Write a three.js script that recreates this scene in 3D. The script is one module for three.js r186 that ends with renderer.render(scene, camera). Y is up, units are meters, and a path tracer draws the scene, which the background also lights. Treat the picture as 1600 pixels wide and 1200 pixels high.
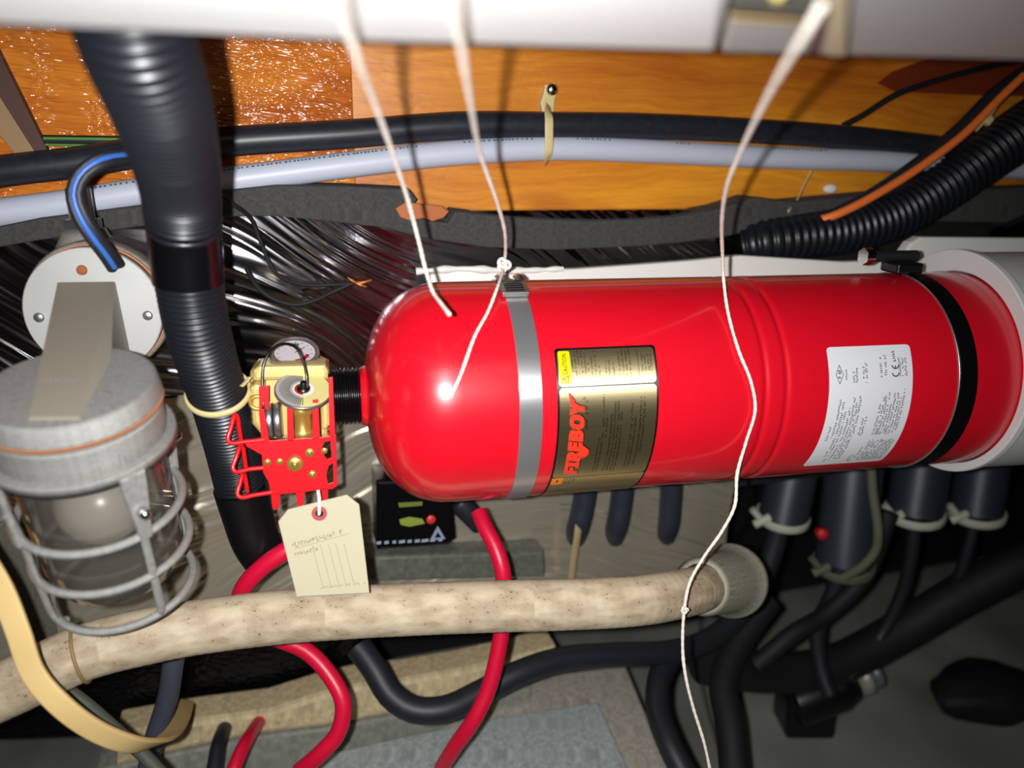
import * as THREE from 'three';
import { mergeGeometries, mergeVertices, toCreasedNormals } from 'three/addons/utils/BufferGeometryUtils.js';
import { RoundedBoxGeometry } from 'three/addons/geometries/RoundedBoxGeometry.js';
import { ImprovedNoise } from 'three/addons/math/ImprovedNoise.js';

// ---------------------------------------------------------------- camera, light, exposure
const V = (x, y, z) => new THREE.Vector3(x, y, z);
const scene = new THREE.Scene();
scene.background = new THREE.Color(0x000000);
const F = 1200, CAMY = 0.95, PITCH = 14 * Math.PI / 180;
const camera = new THREE.PerspectiveCamera(2 * Math.atan(600 / F) * 180 / Math.PI, 4 / 3, 0.02, 20);
camera.position.set(0, CAMY, 0);
camera.rotation.x = -PITCH;
camera.focus = 0.77;
camera.userData.fStop = 2.5;
const renderer = new THREE.WebGLRenderer({ antialias: true });
renderer.toneMapping = THREE.LinearToneMapping;
renderer.toneMappingExposure = 1.08;
renderer.shadowMap.enabled = true;
const cy = Math.cos(PITCH), sy = Math.sin(PITCH);
const camPt = (x, y, z) => V(x, CAMY + y * cy + z * sy, z * cy - y * sy);     // camera axes to world
// the flash of the camera that took the picture, a little left of its lens
const flash = new THREE.SpotLight(0xfdfdff, 2.65, 0, 57 * Math.PI / 180, 1, 2);
flash.position.copy(camPt(-0.032, 0.004, 0.0));
flash.target.position.copy(camPt(-0.10, -0.05, -1)); scene.add(flash.target);
flash.castShadow = true; flash.shadow.radius = 0.28; flash.shadow.bias = -0.0005;
scene.add(flash);

// ---------------------------------------------------------------- helpers
let seed = 7;
const rnd = () => { seed = (seed + 0x6d2b79f5) | 0; let t = Math.imul(seed ^ (seed >>> 15), 1 | seed); t = (t + Math.imul(t ^ (t >>> 7), 61 | t)) ^ t; return ((t ^ (t >>> 14)) >>> 0) / 4294967296; };
const noise = new ImprovedNoise(), N3 = (x, y, z = 0) => noise.noise(x + 31.7, y + 17.3, z + 5.1);
const fbm = (x, y, z = 0, o = 4) => { let s = 0, a = 0.5; for (let i = 0; i < o; i++) { s += a * N3(x, y, z); x *= 2.03; y *= 2.03; z += 7.7; a *= 0.5; } return s; };
const clamp = (v, a = 0, b = 1) => Math.min(b, Math.max(a, v));
const smooth = (a, b, x) => { const t = clamp((x - a) / (b - a)); return t * t * (3 - 2 * t); };
const lerp = (a, b, t) => a + (b - a) * t;
const rayDir = (px, py) => { const x = (px - 800) / F, y = (600 - py) / F; return V(x, y * cy - sy, -cy - y * sy); };
const CAM = V(0, CAMY, 0);
const at = (px, py, d) => CAM.clone().addScaledVector(rayDir(px, py), d);       // pixel and distance along the view axis to a point of the room
const pts = (list) => list.map((a) => at(...a));
class Frame {
  constructor(O, X, Yhint) {
    this.O = O.clone(); this.X = X.clone().normalize();
    this.Z = this.X.clone().cross(Yhint).normalize(); this.Y = this.Z.clone().cross(this.X).normalize();
    this.m = new THREE.Matrix4().makeBasis(this.X, this.Y, this.Z).setPosition(this.O);
  }
  w(x, y, z = 0) { return V(x, y, z).applyMatrix4(this.m); }
  l(p) { const q = p.clone().sub(this.O); return V(q.dot(this.X), q.dot(this.Y), q.dot(this.Z)); }
  plane(px, py, z = 0) { const d = rayDir(px, py), t = (z - CAM.clone().sub(this.O).dot(this.Z)) / d.dot(this.Z); return this.l(CAM.clone().addScaledVector(d, t)); }
  wplane(px, py, z = 0) { const p = this.plane(px, py, z); return this.w(p.x, p.y, p.z); }
}
const numberedNames = new Map();
function numbered(name) { const k = numberedNames.get(name) || 0; numberedNames.set(name, k + 1); return k ? name + '_' + String(k).padStart(3, '0') : name; }
const shiftOf = new WeakMap();
function cast(m) { m.castShadow = true; m.receiveShadow = true; return m; }
function tag(o, label, category, opt = {}) {
  o.userData = {}; if (label) o.userData.label = label; if (category) o.userData.category = category;
  if (opt.group) o.userData.group = opt.group; if (opt.kind) o.userData.kind = opt.kind;
}
// a thing: a Group at its base; opt.frame sets its axes and then geometry is given in that frame, otherwise in room coordinates
function thing(name, label, category, opt = {}) {
  const o = new THREE.Group(); o.name = numbered(name); tag(o, label, category, opt);
  if (opt.frame) { o.position.setFromMatrixPosition(opt.frame.m); o.quaternion.setFromRotationMatrix(opt.frame.m); shiftOf.set(o, V(0, 0, 0)); }
  else { const b = opt.at || V(0, 0, 0); o.position.copy(b); shiftOf.set(o, b); }
  scene.add(o); return o;
}
function part(name, geo, mat, parent, label) {
  const s = shiftOf.get(parent); geo.translate(-s.x, -s.y, -s.z);
  const m = cast(new THREE.Mesh(geo, mat)); m.name = name; shiftOf.set(m, s);
  if (label) m.userData = { label };
  parent.add(m); return m;
}
function single(name, geo, mat, label, category, opt = {}) {
  geo.computeBoundingBox(); const b = geo.boundingBox, c = V((b.min.x + b.max.x) / 2, b.min.y, (b.min.z + b.max.z) / 2);
  geo.translate(-c.x, -c.y, -c.z);
  const m = cast(new THREE.Mesh(geo, mat)); m.name = numbered(name); m.position.copy(c); tag(m, label, category, opt); shiftOf.set(m, c);
  scene.add(m); return m;
}
// tube along points: round or flat section, radius may vary with the arc length
function sweep(P, o) {
  const curve = new THREE.CatmullRomCurve3(P, false, 'centripetal'); curve.arcLengthDivisions = 400;
  const L = curve.getLength(), n = Math.max(2, o.n || Math.ceil(L / (o.step || 0.008))), seg = o.seg || 20;
  const fr = curve.computeFrenetFrames(n, false), pos = [], uv = [], idx = [];
  const rx = o.r, ry = o.ry ?? o.r, sq = o.square ? 0.35 : 1;
  for (let i = 0; i <= n; i++) {
    const t = i / n, p = curve.getPointAt(t), T = fr.tangents[i];
    let A = fr.normals[i], B = fr.binormals[i];
    if (o.up) { A = T.clone().cross(o.up).normalize(); B = A.clone().cross(T).normalize(); }
    const k = o.rad ? o.rad(t, t * L) : 1;
    for (let j = 0; j <= seg; j++) {
      const a = j / seg * Math.PI * 2, c = Math.cos(a), s = Math.sin(a);
      const cx = Math.sign(c) * Math.pow(Math.abs(c), sq) * rx * k, sx = Math.sign(s) * Math.pow(Math.abs(s), sq) * ry * k;
      pos.push(p.x + A.x * cx + B.x * sx, p.y + A.y * cx + B.y * sx, p.z + A.z * cx + B.z * sx);
      uv.push(j / seg * Math.PI * 2 * Math.max(rx, ry), t * L);
    }
  }
  const w = seg + 1;
  for (let i = 0; i < n; i++) for (let j = 0; j < seg; j++) { const a = i * w + j, b = a + w; idx.push(a, a + 1, b, b, a + 1, b + 1); }
  const g = new THREE.BufferGeometry();
  const nBody = pos.length / 3;
  if (o.caps !== false) for (const e of [0, n]) {
    const base = pos.length / 3, p = curve.getPointAt(e / n); pos.push(p.x, p.y, p.z); uv.push(0, 0);
    for (let j = 0; j <= seg; j++) { const q = (e * w + j) * 3; pos.push(pos[q], pos[q + 1], pos[q + 2]); uv.push(j / seg * .02, 0); }
    for (let j = 0; j < seg; j++) e ? idx.push(base, base + 1 + j, base + 2 + j) : idx.push(base, base + 2 + j, base + 1 + j);
  }
  g.setAttribute('position', new THREE.Float32BufferAttribute(pos, 3)); g.setAttribute('uv', new THREE.Float32BufferAttribute(uv, 2)); g.setIndex(idx);
  g.computeVertexNormals();
  const nr = g.attributes.normal;
  for (let i = 0; i <= n; i++) {
    const a = i * w, b = a + seg, v = V(nr.getX(a) + nr.getX(b), nr.getY(a) + nr.getY(b), nr.getZ(a) + nr.getZ(b)).normalize();
    nr.setXYZ(a, v.x, v.y, v.z); nr.setXYZ(b, v.x, v.y, v.z);
  }
  return g;
}
const corrugated = (pitch, depth) => (t, s) => { const q = ((s / pitch) % 1 + 1) % 1; return 1 - depth * (q < 0.62 ? Math.pow(Math.abs(q / 0.31 - 1), 4) * 0.5 : 0.5 + 0.5 * Math.sin((q - 0.62) / 0.38 * Math.PI)); };
// plate with the outline of the given local points, from z0 to z0 + depth
function plate(local, z0, depth, bevel = 0, holes = []) {
  const s = new THREE.Shape(local.map((p) => new THREE.Vector2(p.x, p.y)));
  for (const h of holes) s.holes.push(new THREE.Path(h.map((p) => new THREE.Vector2(p.x, p.y))));
  const g = new THREE.ExtrudeGeometry(s, { depth: depth - 2 * bevel, bevelEnabled: bevel > 0, bevelThickness: bevel, bevelSize: bevel, bevelOffset: -bevel, bevelSegments: 2, curveSegments: 12 });
  g.translate(0, 0, z0 + bevel); return g;
}
const platePx = (fr, px, z0, depth, bevel = 0, holes = []) => plate(px.map(([a, b]) => fr.plane(a, b, z0 + depth)), z0, depth, bevel, holes.map((h) => h.map(([a, b]) => fr.plane(a, b, z0 + depth))));
// lathe about the local x axis, profile of [x, radius]
function latheX(profile, seg = 64) { const g = new THREE.LatheGeometry(profile.map(([x, r]) => new THREE.Vector2(Math.max(r, 1e-5), x)), seg); g.rotateZ(-Math.PI / 2); return g; }
function latheY(profile, seg = 64) { return new THREE.LatheGeometry(profile.map(([y, r]) => new THREE.Vector2(Math.max(r, 1e-5), y)), seg); }
function rod(a, b, r, seg = 12, r2) { const d = b.clone().sub(a), g = new THREE.CylinderGeometry(r2 ?? r, r, d.length(), seg); g.applyQuaternion(new THREE.Quaternion().setFromUnitVectors(V(0, 1, 0), d.clone().normalize())); const c = a.clone().add(b).multiplyScalar(0.5); g.translate(c.x, c.y, c.z); return g; }
function alongAxis(g, axis, p) { g.applyQuaternion(new THREE.Quaternion().setFromUnitVectors(V(0, 1, 0), axis.clone().normalize())); g.translate(p.x, p.y, p.z); return g; }
function box(w, h, d, r = 0.002) { return new RoundedBoxGeometry(w, h, d, 2, r); }
const merge = (list) => mergeGeometries(list.map((g) => { const h = g.index ? g.toNonIndexed() : g; for (const k of Object.keys(h.attributes)) if (!['position', 'normal', 'uv'].includes(k)) h.deleteAttribute(k); return h; }));

// ---------------------------------------------------------------- materials and textures
const M = (color, roughness = 0.6, metalness = 0, more = {}) => new THREE.MeshPhysicalMaterial({ color, roughness, metalness, ...more });
function dataTex(w, h, f, srgb = true) {
  const d = new Uint8Array(w * h * 4);
  for (let y = 0; y < h; y++) for (let x = 0; x < w; x++) { const c = f(x / w, y / h), o = (y * w + x) * 4; d[o] = clamp(c[0]) * 255; d[o + 1] = clamp(c[1]) * 255; d[o + 2] = clamp(c[2]) * 255; d[o + 3] = 255; }
  const t = new THREE.DataTexture(d, w, h); t.wrapS = t.wrapT = THREE.RepeatWrapping; t.magFilter = THREE.LinearFilter; t.minFilter = THREE.LinearMipmapLinearFilter; t.generateMipmaps = true;
  if (srgb) t.colorSpace = THREE.SRGBColorSpace; t.needsUpdate = true; return t;
}
function canvasTex(w, h, draw) { const c = document.createElement('canvas'); c.width = w; c.height = h; const x = c.getContext('2d'); draw(x, w, h); const t = new THREE.CanvasTexture(c); t.colorSpace = THREE.SRGBColorSpace; t.anisotropy = 8; return t; }
const rep = (t, u, v) => { const c = t.clone(); c.repeat.set(u, v); c.needsUpdate = true; return c; };
const grime = dataTex(256, 256, (u, v) => { const a = 2 * Math.PI, n = 0.5 + 0.9 * fbm(3 * Math.cos(u * a) + 9, 3 * Math.sin(u * a), 3 * Math.cos(v * a) + 2 * Math.sin(v * a)); const k = 0.72 + 0.28 * clamp(n); return [k, k, k]; });
const speckle = dataTex(256, 256, () => { const k = 0.45 + 0.55 * rnd(); return [k, k, k]; }, false);
const bumpy = dataTex(512, 512, (u, v) => { const x = u * 30 + 2.2 * N3(u * 9, v * 9, 2), y = v * 46 + u * 9; const k = 0.5 + 0.42 * N3(x, y, 1) + 0.14 * N3(x * 1.9, y * 1.9, 3); return [k, k, k]; }, false);
const mat = {
  white: M(0xe2e4e1, 0.55), offWhite: M(0xcfd0c8, 0.55), black: M(0x0c0c0f, 0.35), blackGloss: M(0x09090c, 0.22), blackMatt: M(0x101012, 0.7), rubber: M(0x1f2127, 0.5),
  hoseBlack: M(0x16191f, 0.36), greyHose: M(0xc6cbd9, 0.42), cast: M(0xbdbcb6, 0.42, 0.4, { map: rep(grime, 9, 9), bumpMap: rep(speckle, 12, 12), bumpScale: 0.0002 }),
  castDull: M(0xb0aaa0, 0.6, 0.2, { map: rep(grime, 7, 7), bumpMap: rep(speckle, 14, 14), bumpScale: 0.0003 }),
  paleCast: M(0xb6b6b2, 0.5, 0.25, { bumpMap: rep(speckle, 12, 12), bumpScale: 0.00015 }),
  steel: M(0xb4b4b4, 0.34, 0.9), chrome: M(0xd8d8d8, 0.18, 1), brass: M(0xd9b55a, 0.32, 0.75), goldPaint: M(0xdabf78, 0.42, 0.3), rust: M(0x9a5526, 0.8), gasket: M(0xb5764a, 0.75),
  red: M(0xdc1024, 0.3, 0, { clearcoat: 0.8, clearcoatRoughness: 0.12 }), redGuard: M(0xe2131f, 0.35, 0, { clearcoat: 0.4, clearcoatRoughness: 0.2 }), redCable: M(0xd60f38, 0.38), orange: M(0xff8038, 0.45),
  cream: M(0xd8cb9a, 0.6), string: M(0xece2d4, 0.9), tie: M(0xd6c48b, 0.5), blue: M(0x3d6fc0, 0.4), green: M(0x4f8a3a, 0.5), foam: M(0x565552, 0.95, 0, { bumpMap: rep(speckle, 25, 25), bumpScale: 0.0008, map: rep(grime, 14, 14) }),
  dark: M(0x16181a, 0.6), floor: M(0xa8aa9d, 0.75, 0, { map: rep(grime, 1.2, 1.2) }), greyPaint: M(0xa3a598, 0.6, 0, { map: rep(grime, 5, 5) }), blueGrey: M(0xc6d0ce, 0.6, 0, { map: rep(grime, 8, 8) }), beigeGrey: M(0xcfc7b8, 0.7, 0, { map: rep(grime, 8, 8) }),
  tan: M(0xecd6a6, 0.7, 0, { map: rep(grime, 7, 7) }), shell: M(0x4c4a46, 0.7), silicone: M(0xe6e4dc, 0.5), copper: M(0xe08a45, 0.4, 0.6), pipe: M(0x2a2f38, 0.45), clampPale: M(0xbfc0ae, 0.5), dirtyGreen: M(0x595b48, 0.7),
};

// ---------------------------------------------------------------- frames of the place
const YAW = 17 * Math.PI / 180;
const LEAN = Math.tan(6 * Math.PI / 180);
const WALL = new Frame(V(0, 0, -0.97 - LEAN), V(Math.cos(YAW), 0, -Math.sin(YAW)), V(Math.sin(YAW) * LEAN, 1, Math.cos(YAW) * LEAN));     // face of the varnished panelling, which leans in at the top
const BACK = new Frame(V(0, 0, -1.5), V(Math.cos(YAW), 0, -Math.sin(YAW)), V(0, 1, 0));           // far side of the bilge
const c0 = at(700, 612, 0.767), c1 = at(1450, 575, 0.881);
const CYL = new Frame(c0, c1.clone().sub(c0), V(0, 1, 0));
const RC = 0.109;
function cylHit(px, py, r = RC) {                                    // where the ray of a pixel meets the cylinder: [distance along, angle]
  const o = CYL.l(CAM), e = CYL.l(CAM.clone().add(rayDir(px, py))).sub(o);
  const a = e.y * e.y + e.z * e.z, b = o.y * e.y + o.z * e.z, c = o.y * o.y + o.z * o.z - r * r, t = (-b - Math.sqrt(Math.max(0, b * b - a * c))) / a, p = o.addScaledVector(e, t);
  return [p.x, Math.atan2(p.y, p.z)];
}

// ---------------------------------------------------------------- room shell
{
  const T = 0.06;
  const slab = (name, w, h, d, x, y, z, m) => { const g = new THREE.BoxGeometry(w, h, d); g.translate(x, y, z); const s = cast(new THREE.Mesh(g, m)); s.name = name; s.userData = { kind: 'structure' }; scene.add(s); };
  slab('floor', 3.4, T, 3.6, 0.2, -T / 2, -0.55, mat.floor);
  slab('ceiling', 3.4, T, 3.6, 0.2, 1.75 + T / 2, -0.55, mat.shell);
  slab('wall_left', T, 1.75, 3.6, -1.2, 0.875, -0.55, mat.shell);
  slab('wall_right', T, 1.75, 3.6, 1.9, 0.875, -0.55, M(0x3b3c38, 0.7));
  slab('wall_front', 3.4, 1.75, T, 0.2, 0.875, 1.2, mat.shell);
  slab('wall_back', 3.4, 1.75, T, 0.2, 0.875, -2.35, mat.dark);
  const g = new THREE.BoxGeometry(3.4, 0.9, 0.05); g.translate(0.2, 0.45, -0.025); g.applyMatrix4(BACK.m);
  const b = cast(new THREE.Mesh(g, M(0x191b1b, 0.6, 0, { map: rep(grime, 2, 2) }))); b.name = 'wall_bilge'; b.userData = { kind: 'structure' }; scene.add(b);
  // added fill light, out of view on the ceiling behind the photographer
  const lamp = thing('added_fill_light', 'added white fill light panel out of view behind the camera', 'fill light', { at: V(0.2, 1.735, 0.7) });
  const frameG = box(0.52, 0.02, 0.32, 0.005); frameG.translate(0.2, 1.74, 0.7); part('frame', frameG, mat.white, lamp);
  const dif = new THREE.BoxGeometry(0.48, 0.006, 0.28); dif.translate(0.2, 1.728, 0.7);
  part('diffuser', dif, new THREE.MeshStandardMaterial({ color: 0xffffff, emissive: 0xfff4e0, emissiveIntensity: 0.6 }), lamp);
  const area = new THREE.RectAreaLight(0xfff4e0, 4.0, 0.48, 0.28); area.position.set(0.2, 1.722, 0.7); area.lookAt(0.2, 0, 0.7); scene.add(area);
}

// ---------------------------------------------------------------- varnished panelling
function wood(glossy, s) {
  const tex = dataTex(1024, 512, (u, v) => {
    const x = u * 9 + s, y = v * 5, warp = fbm(x * 0.35, y * 0.5, s) * 1.6;
    const grain = fbm(x * 0.5 + warp * 0.3, y * 11 + warp * 4, s + 3, 4), fine = fbm(x * 3, y * 90, s, 2), broad = fbm(x * 0.16 + 2, y * 0.9 + warp * 0.5, s + 9, 2);
    let k = clamp(0.52 + 0.42 * grain + 0.3 * fine + 0.9 * broad);
    const a = glossy ? [0.72, 0.35, 0.13] : [0.70, 0.35, 0.09], b = glossy ? [0.96, 0.63, 0.22] : [0.98, 0.67, 0.17];
    const spot = smooth(0.16, 0.3, fbm(x * 0.3 + 40, y * 0.6, s)) * 0.4;
    return [0, 1, 2].map((i) => lerp(a[i], b[i], k) * (1 - spot * [0.3, 0.5, 0.4][i]));
  });
  return tex;
}
{
  const yTop = 1.75, root = new THREE.Group(); root.name = 'wall_panelling'; root.userData = { kind: 'structure' }; scene.add(root); shiftOf.set(root, V(0, 0, 0));
  const seam = WALL.plane(549, 130, 0).x, uL = -1.35, uR = 1.85, drop = WALL.plane(1140, 700, 0).x, yA = WALL.plane(700, 935, 0).y, yB = WALL.plane(1300, 735, 0).y;
  const uvM = (g, w, h) => { const p = g.attributes.position, u = g.attributes.uv; for (let i = 0; i < p.count; i++) u.setXY(i, p.getX(i) / w + 0.37, p.getY(i) / h + 0.21); };
  const matL = M(0xffffff, 0.13, 0, { map: wood(true, 3), bumpMap: rep(bumpy, 3.4, 3.4), bumpScale: 0.0040 });
  const matR = M(0xffffff, 0.42, 0, { map: wood(false, 11), bumpMap: rep(bumpy, 2, 2), bumpScale: 0.0005, clearcoat: 0.25, clearcoatRoughness: 0.25 });
  let g = plate([V(uL, yA, 0), V(seam, yA, 0), V(seam, yTop, 0), V(uL, yTop, 0)], -0.02, 0.026, 0.0015); uvM(g, 1.1, 0.55); g.applyMatrix4(WALL.m); part('panel', g, matL, root, 'glassed varnished panel with a rough glossy face');
  g = plate([V(seam, yA, 0), V(drop, yA, 0), V(drop, yB, 0), V(uR, yB, 0), V(uR, yTop, 0), V(seam, yTop, 0)], -0.02, 0.02, 0.001); uvM(g, 1.1, 0.5); g.applyMatrix4(WALL.m); part('panel_001', g, matR, root, 'smooth varnished panel');
  // darker patch of wood at the top right
  const patch = platePx(WALL, [[1372, 130], [1395, 112], [1450, 92], [1560, 60], [1720, 60], [1720, 150], [1560, 150], [1400, 143]], 0.0, 0.0022, 0.0006); patch.applyMatrix4(WALL.m);
  part('panel_002', patch, M(0x7c3014, 0.5, 0, { clearcoat: 0.3 }), root, 'dark wood repair patch');
  const flake = platePx(WALL, [[618, 326], [634, 316], [655, 318], [690, 322], [702, 330], [694, 340], [676, 346], [662, 341], [640, 345], [626, 340]], 0.044, 0.004, 0.001); flake.applyMatrix4(WALL.m);
  part('veneer_flake', flake, M(0xb5622a, 0.5), root, 'torn piece of wood veneer');
  // trim at the far left
  const t1 = platePx(WALL, [[-60, 60], [-5, 75], [78, 243], [30, 248], [-60, 90]], 0.006, 0.012, 0.001); t1.applyMatrix4(WALL.m); const a = single('trim_1', t1, M(0x4a2a1c, 0.6), 'dark brown wooden trim strip at the left end of the panelling', null, { kind: 'structure' });
  const t2 = platePx(WALL, [[-60, 90], [-30, 105], [58, 243], [30, 250], [-60, 140]], 0.013, 0.008, 0.001); t2.applyMatrix4(WALL.m); single('trim_2', t2, M(0x9a7a55, 0.6), 'pale beige wooden trim strip left of the dark trim', null, { kind: 'structure' });
}

// ---------------------------------------------------------------- overhead deck panel (white, very near the lens)
{
  const h = 0.066, plane = (px, py) => { const d = rayDir(px, py); return CAM.clone().addScaledVector(d, h / d.y); };
  const D = new Frame(V(0, CAMY + h, 0), plane(1130, 81).sub(plane(0, 38)), V(0, 0, 1));              // X along the far edge, Y towards the camera, Z down
  const root = new THREE.Group(); root.name = 'ceiling_hatch'; root.userData = { kind: 'structure' }; scene.add(root); shiftOf.set(root, V(0, 0, 0));
  const put = (name, px, z0, t, b, m, label) => { const g = platePx(D, px, z0, t, b); g.applyMatrix4(D.m); return part(name, g, m, root, label); };
  put('deck_panel', [[-400, 20], [0, 38], [560, 64], [1118, 80], [1136, 0], [1165, -150], [-500, -150]], -0.024, 0.024, 0.003, mat.white, 'white deck panel');
  put('deck_panel_001', [[1126, 82], [1420, 89], [1900, 103], [2000, -150], [1176, -150], [1146, 0]], -0.030, 0.026, 0.003, M(0xb2b8b5, 0.55), 'grey white deck panel');
  put('latch_bar', [[1138, 11], [1288, 23], [1290, 35], [1139, 25]], -0.006, 0.009, 0.001, M(0x3a3a34, 0.5, 0.3));
  put('latch_lip', [[1140, 28], [1289, 37], [1289, 42], [1141, 33]], -0.006, 0.0075, 0.0006, M(0xb09a66, 0.4, 0.3));
  put('cleat', [[1290, 87], [1322, 88], [1332, -150], [1302, -150]], -0.006, 0.006, 0.001, M(0xd2c3a0, 0.7));
  put('knob', [[1206, -4], [1222, -3], [1222, 8], [1206, 7]], -0.006, 0.009, 0.002, M(0xe6d676, 0.5));
}

// ---------------------------------------------------------------- insulation: mylar faced sheets and foam strip
function filmSheet(u0, u1, v0, v1, off, dirAt, amp) {
  const step = 0.002, nu = Math.ceil((u1 - u0) / step), nv = Math.ceil((v1 - v0) / step), pos = [], idx = [], uv = [];
  const ridge = (x, q, k) => { const n = N3(x, q, k); return 1 - Math.sqrt(n * n + 0.006); };
  const h = (u, v) => {
    const a = dirAt(u, v), c = Math.cos(a), s = Math.sin(a), p = -u * s + v * c + 0.005 * N3(u * 7, v * 7, 6), q = u * c + v * s;
    const fold = clamp(0.55 + 0.8 * N3(p * 10, q * 5, 12)), r1 = ridge(p * 44, q * 3.2, 1), r2 = ridge(p * 105 + 3, q * 5, 4), r3 = N3(u * 11, v * 11, 8);
    return amp * (1.1 * fold * r1 + 0.45 * r2 + 0.45 * r3);
  };
  for (let i = 0; i <= nu; i++) for (let j = 0; j <= nv; j++) { const u = lerp(u0, u1, i / nu), v = lerp(v0, v1, j / nv); pos.push(u, v, off + h(u, v)); uv.push(u, v); }
  const w = nv + 1, front = pos.length / 3;
  for (let i = 0; i < nu; i++) for (let j = 0; j < nv; j++) { const a = i * w + j, b = a + w; idx.push(a, b, a + 1, b, b + 1, a + 1); }
  const g = new THREE.BufferGeometry(); g.setAttribute('position', new THREE.Float32BufferAttribute(pos, 3)); g.setAttribute('uv', new THREE.Float32BufferAttribute(uv, 2)); g.setIndex(idx); g.computeVertexNormals();
  const core = new THREE.BoxGeometry(u1 - u0, v1 - v0, off - 0.012); core.translate((u0 + u1) / 2, (v0 + v1) / 2, (off - 0.012) / 2 + 0.002);
  return merge([g, core]).applyMatrix4(WALL.m);
}
{
  const film = M(0xa6a4a8, 0.14, 1), film2 = M(0xe6dcc4, 0.17, 0.72);
  const uA = WALL.plane(-120, 500, 0.02).x, uB = WALL.plane(1135, 780, 0.02).x, uC = 1.6, vTop = WALL.plane(700, 330, 0.02).y, vMid = WALL.plane(330, 610, 0.02).y, vBot = WALL.plane(700, 950, 0.02).y, vR = WALL.plane(1300, 738, 0.02).y;
  const dirU = (u, v) => -0.55 + 0.12 * N3(u * 4, v * 4, 3), dirL = (u, v) => lerp(0.15, -0.45, smooth(-0.35, 0.1, u)) + 0.3 * N3(u * 5, v * 5, 3);
  single('insulation_sheet', filmSheet(uA, uB, vMid + 0.001, vTop, 0.026, dirU, 0.0056), film, 'crinkled shiny black film faced insulation above and behind the brass valve', 'insulation');
  single('insulation_sheet', filmSheet(uA, uB, vBot, vMid - 0.001, 0.026, dirL, 0.0095), film2, 'crinkled shiny beige grey film faced insulation below the red tank and behind the tag', 'insulation');
  single('insulation_sheet', filmSheet(uB + 0.002, uC, vR, vTop, 0.026, () => 0.2, 0.003), M(0x3a3936, 0.3, 0.5), 'short dark insulation piece behind the right end of the red tank', 'insulation');
  const up = [[-80, 372], [60, 342], [220, 322], [335, 300], [430, 290], [540, 291], [640, 296], [652, 312], [640, 330], [668, 345], [700, 348], [712, 330], [760, 336], [850, 343], [930, 345], [1000, 343], [1060, 338], [1130, 325], [1180, 309], [1240, 316], [1420, 300], [1700, 290]];
  const lo = [[1700, 352], [1420, 345], [1240, 352], [1200, 356], [1130, 371], [1060, 380], [1000, 385], [870, 391], [760, 387], [660, 372], [600, 356], [520, 347], [430, 338], [335, 339], [220, 354], [60, 376], [-80, 400]];
  const foam = platePx(WALL, [...up, ...lo], 0.002, 0.044, 0.003); foam.applyMatrix4(WALL.m);
  single('foam_strip', foam, mat.foam, 'long dark grey foam strip with a torn upper edge under the varnished panelling', 'foam strip');
}

// ---------------------------------------------------------------- mounting board behind the tank
{
  const z0 = -0.135, t = 0.018, up = [];
  for (const [px, py] of [[672, 429], [700, 421], [780, 424], [830, 421], [900, 420], [1000, 413], [1080, 407], [1160, 399], [1240, 404], [1320, 409], [1405, 406], [1425, 378], [1440, 370], [1640, 372]]) up.push([px, py]);
  const g = platePx(CYL, [...up, [1640, 640], [672, 640]], z0, t, 0.003); g.applyMatrix4(CYL.m);
  const root = thing('mounting_board', 'white mounting board showing as a thin strip along the top of the red tank', 'board', { at: CYL.w(0.3, -0.05, z0) });
  part('board', g, mat.silicone, root);
  for (const s of [0.06, 0.5]) {                                     // stand-offs that carry the board on the wall
    const a = CYL.w(s, 0.02, z0), l = WALL.l(a); part('standoff', rod(a, WALL.w(l.x, l.y, 0.0), 0.012), mat.black, root);
  }
  // beads of white sealant along the board edge
  const bead = sweep([[650, 424], [720, 420], [800, 423], [880, 420]].map(([a, b]) => { const p = CYL.plane(a, b, z0 + t); return CYL.w(p.x, p.y, p.z); }), { r: 0.005, rad: (t, s) => 0.75 + 0.5 * N3(s * 60, 1), step: 0.003, seg: 10 });
  part('sealant_bead', bead, mat.silicone, root);
}

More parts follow.
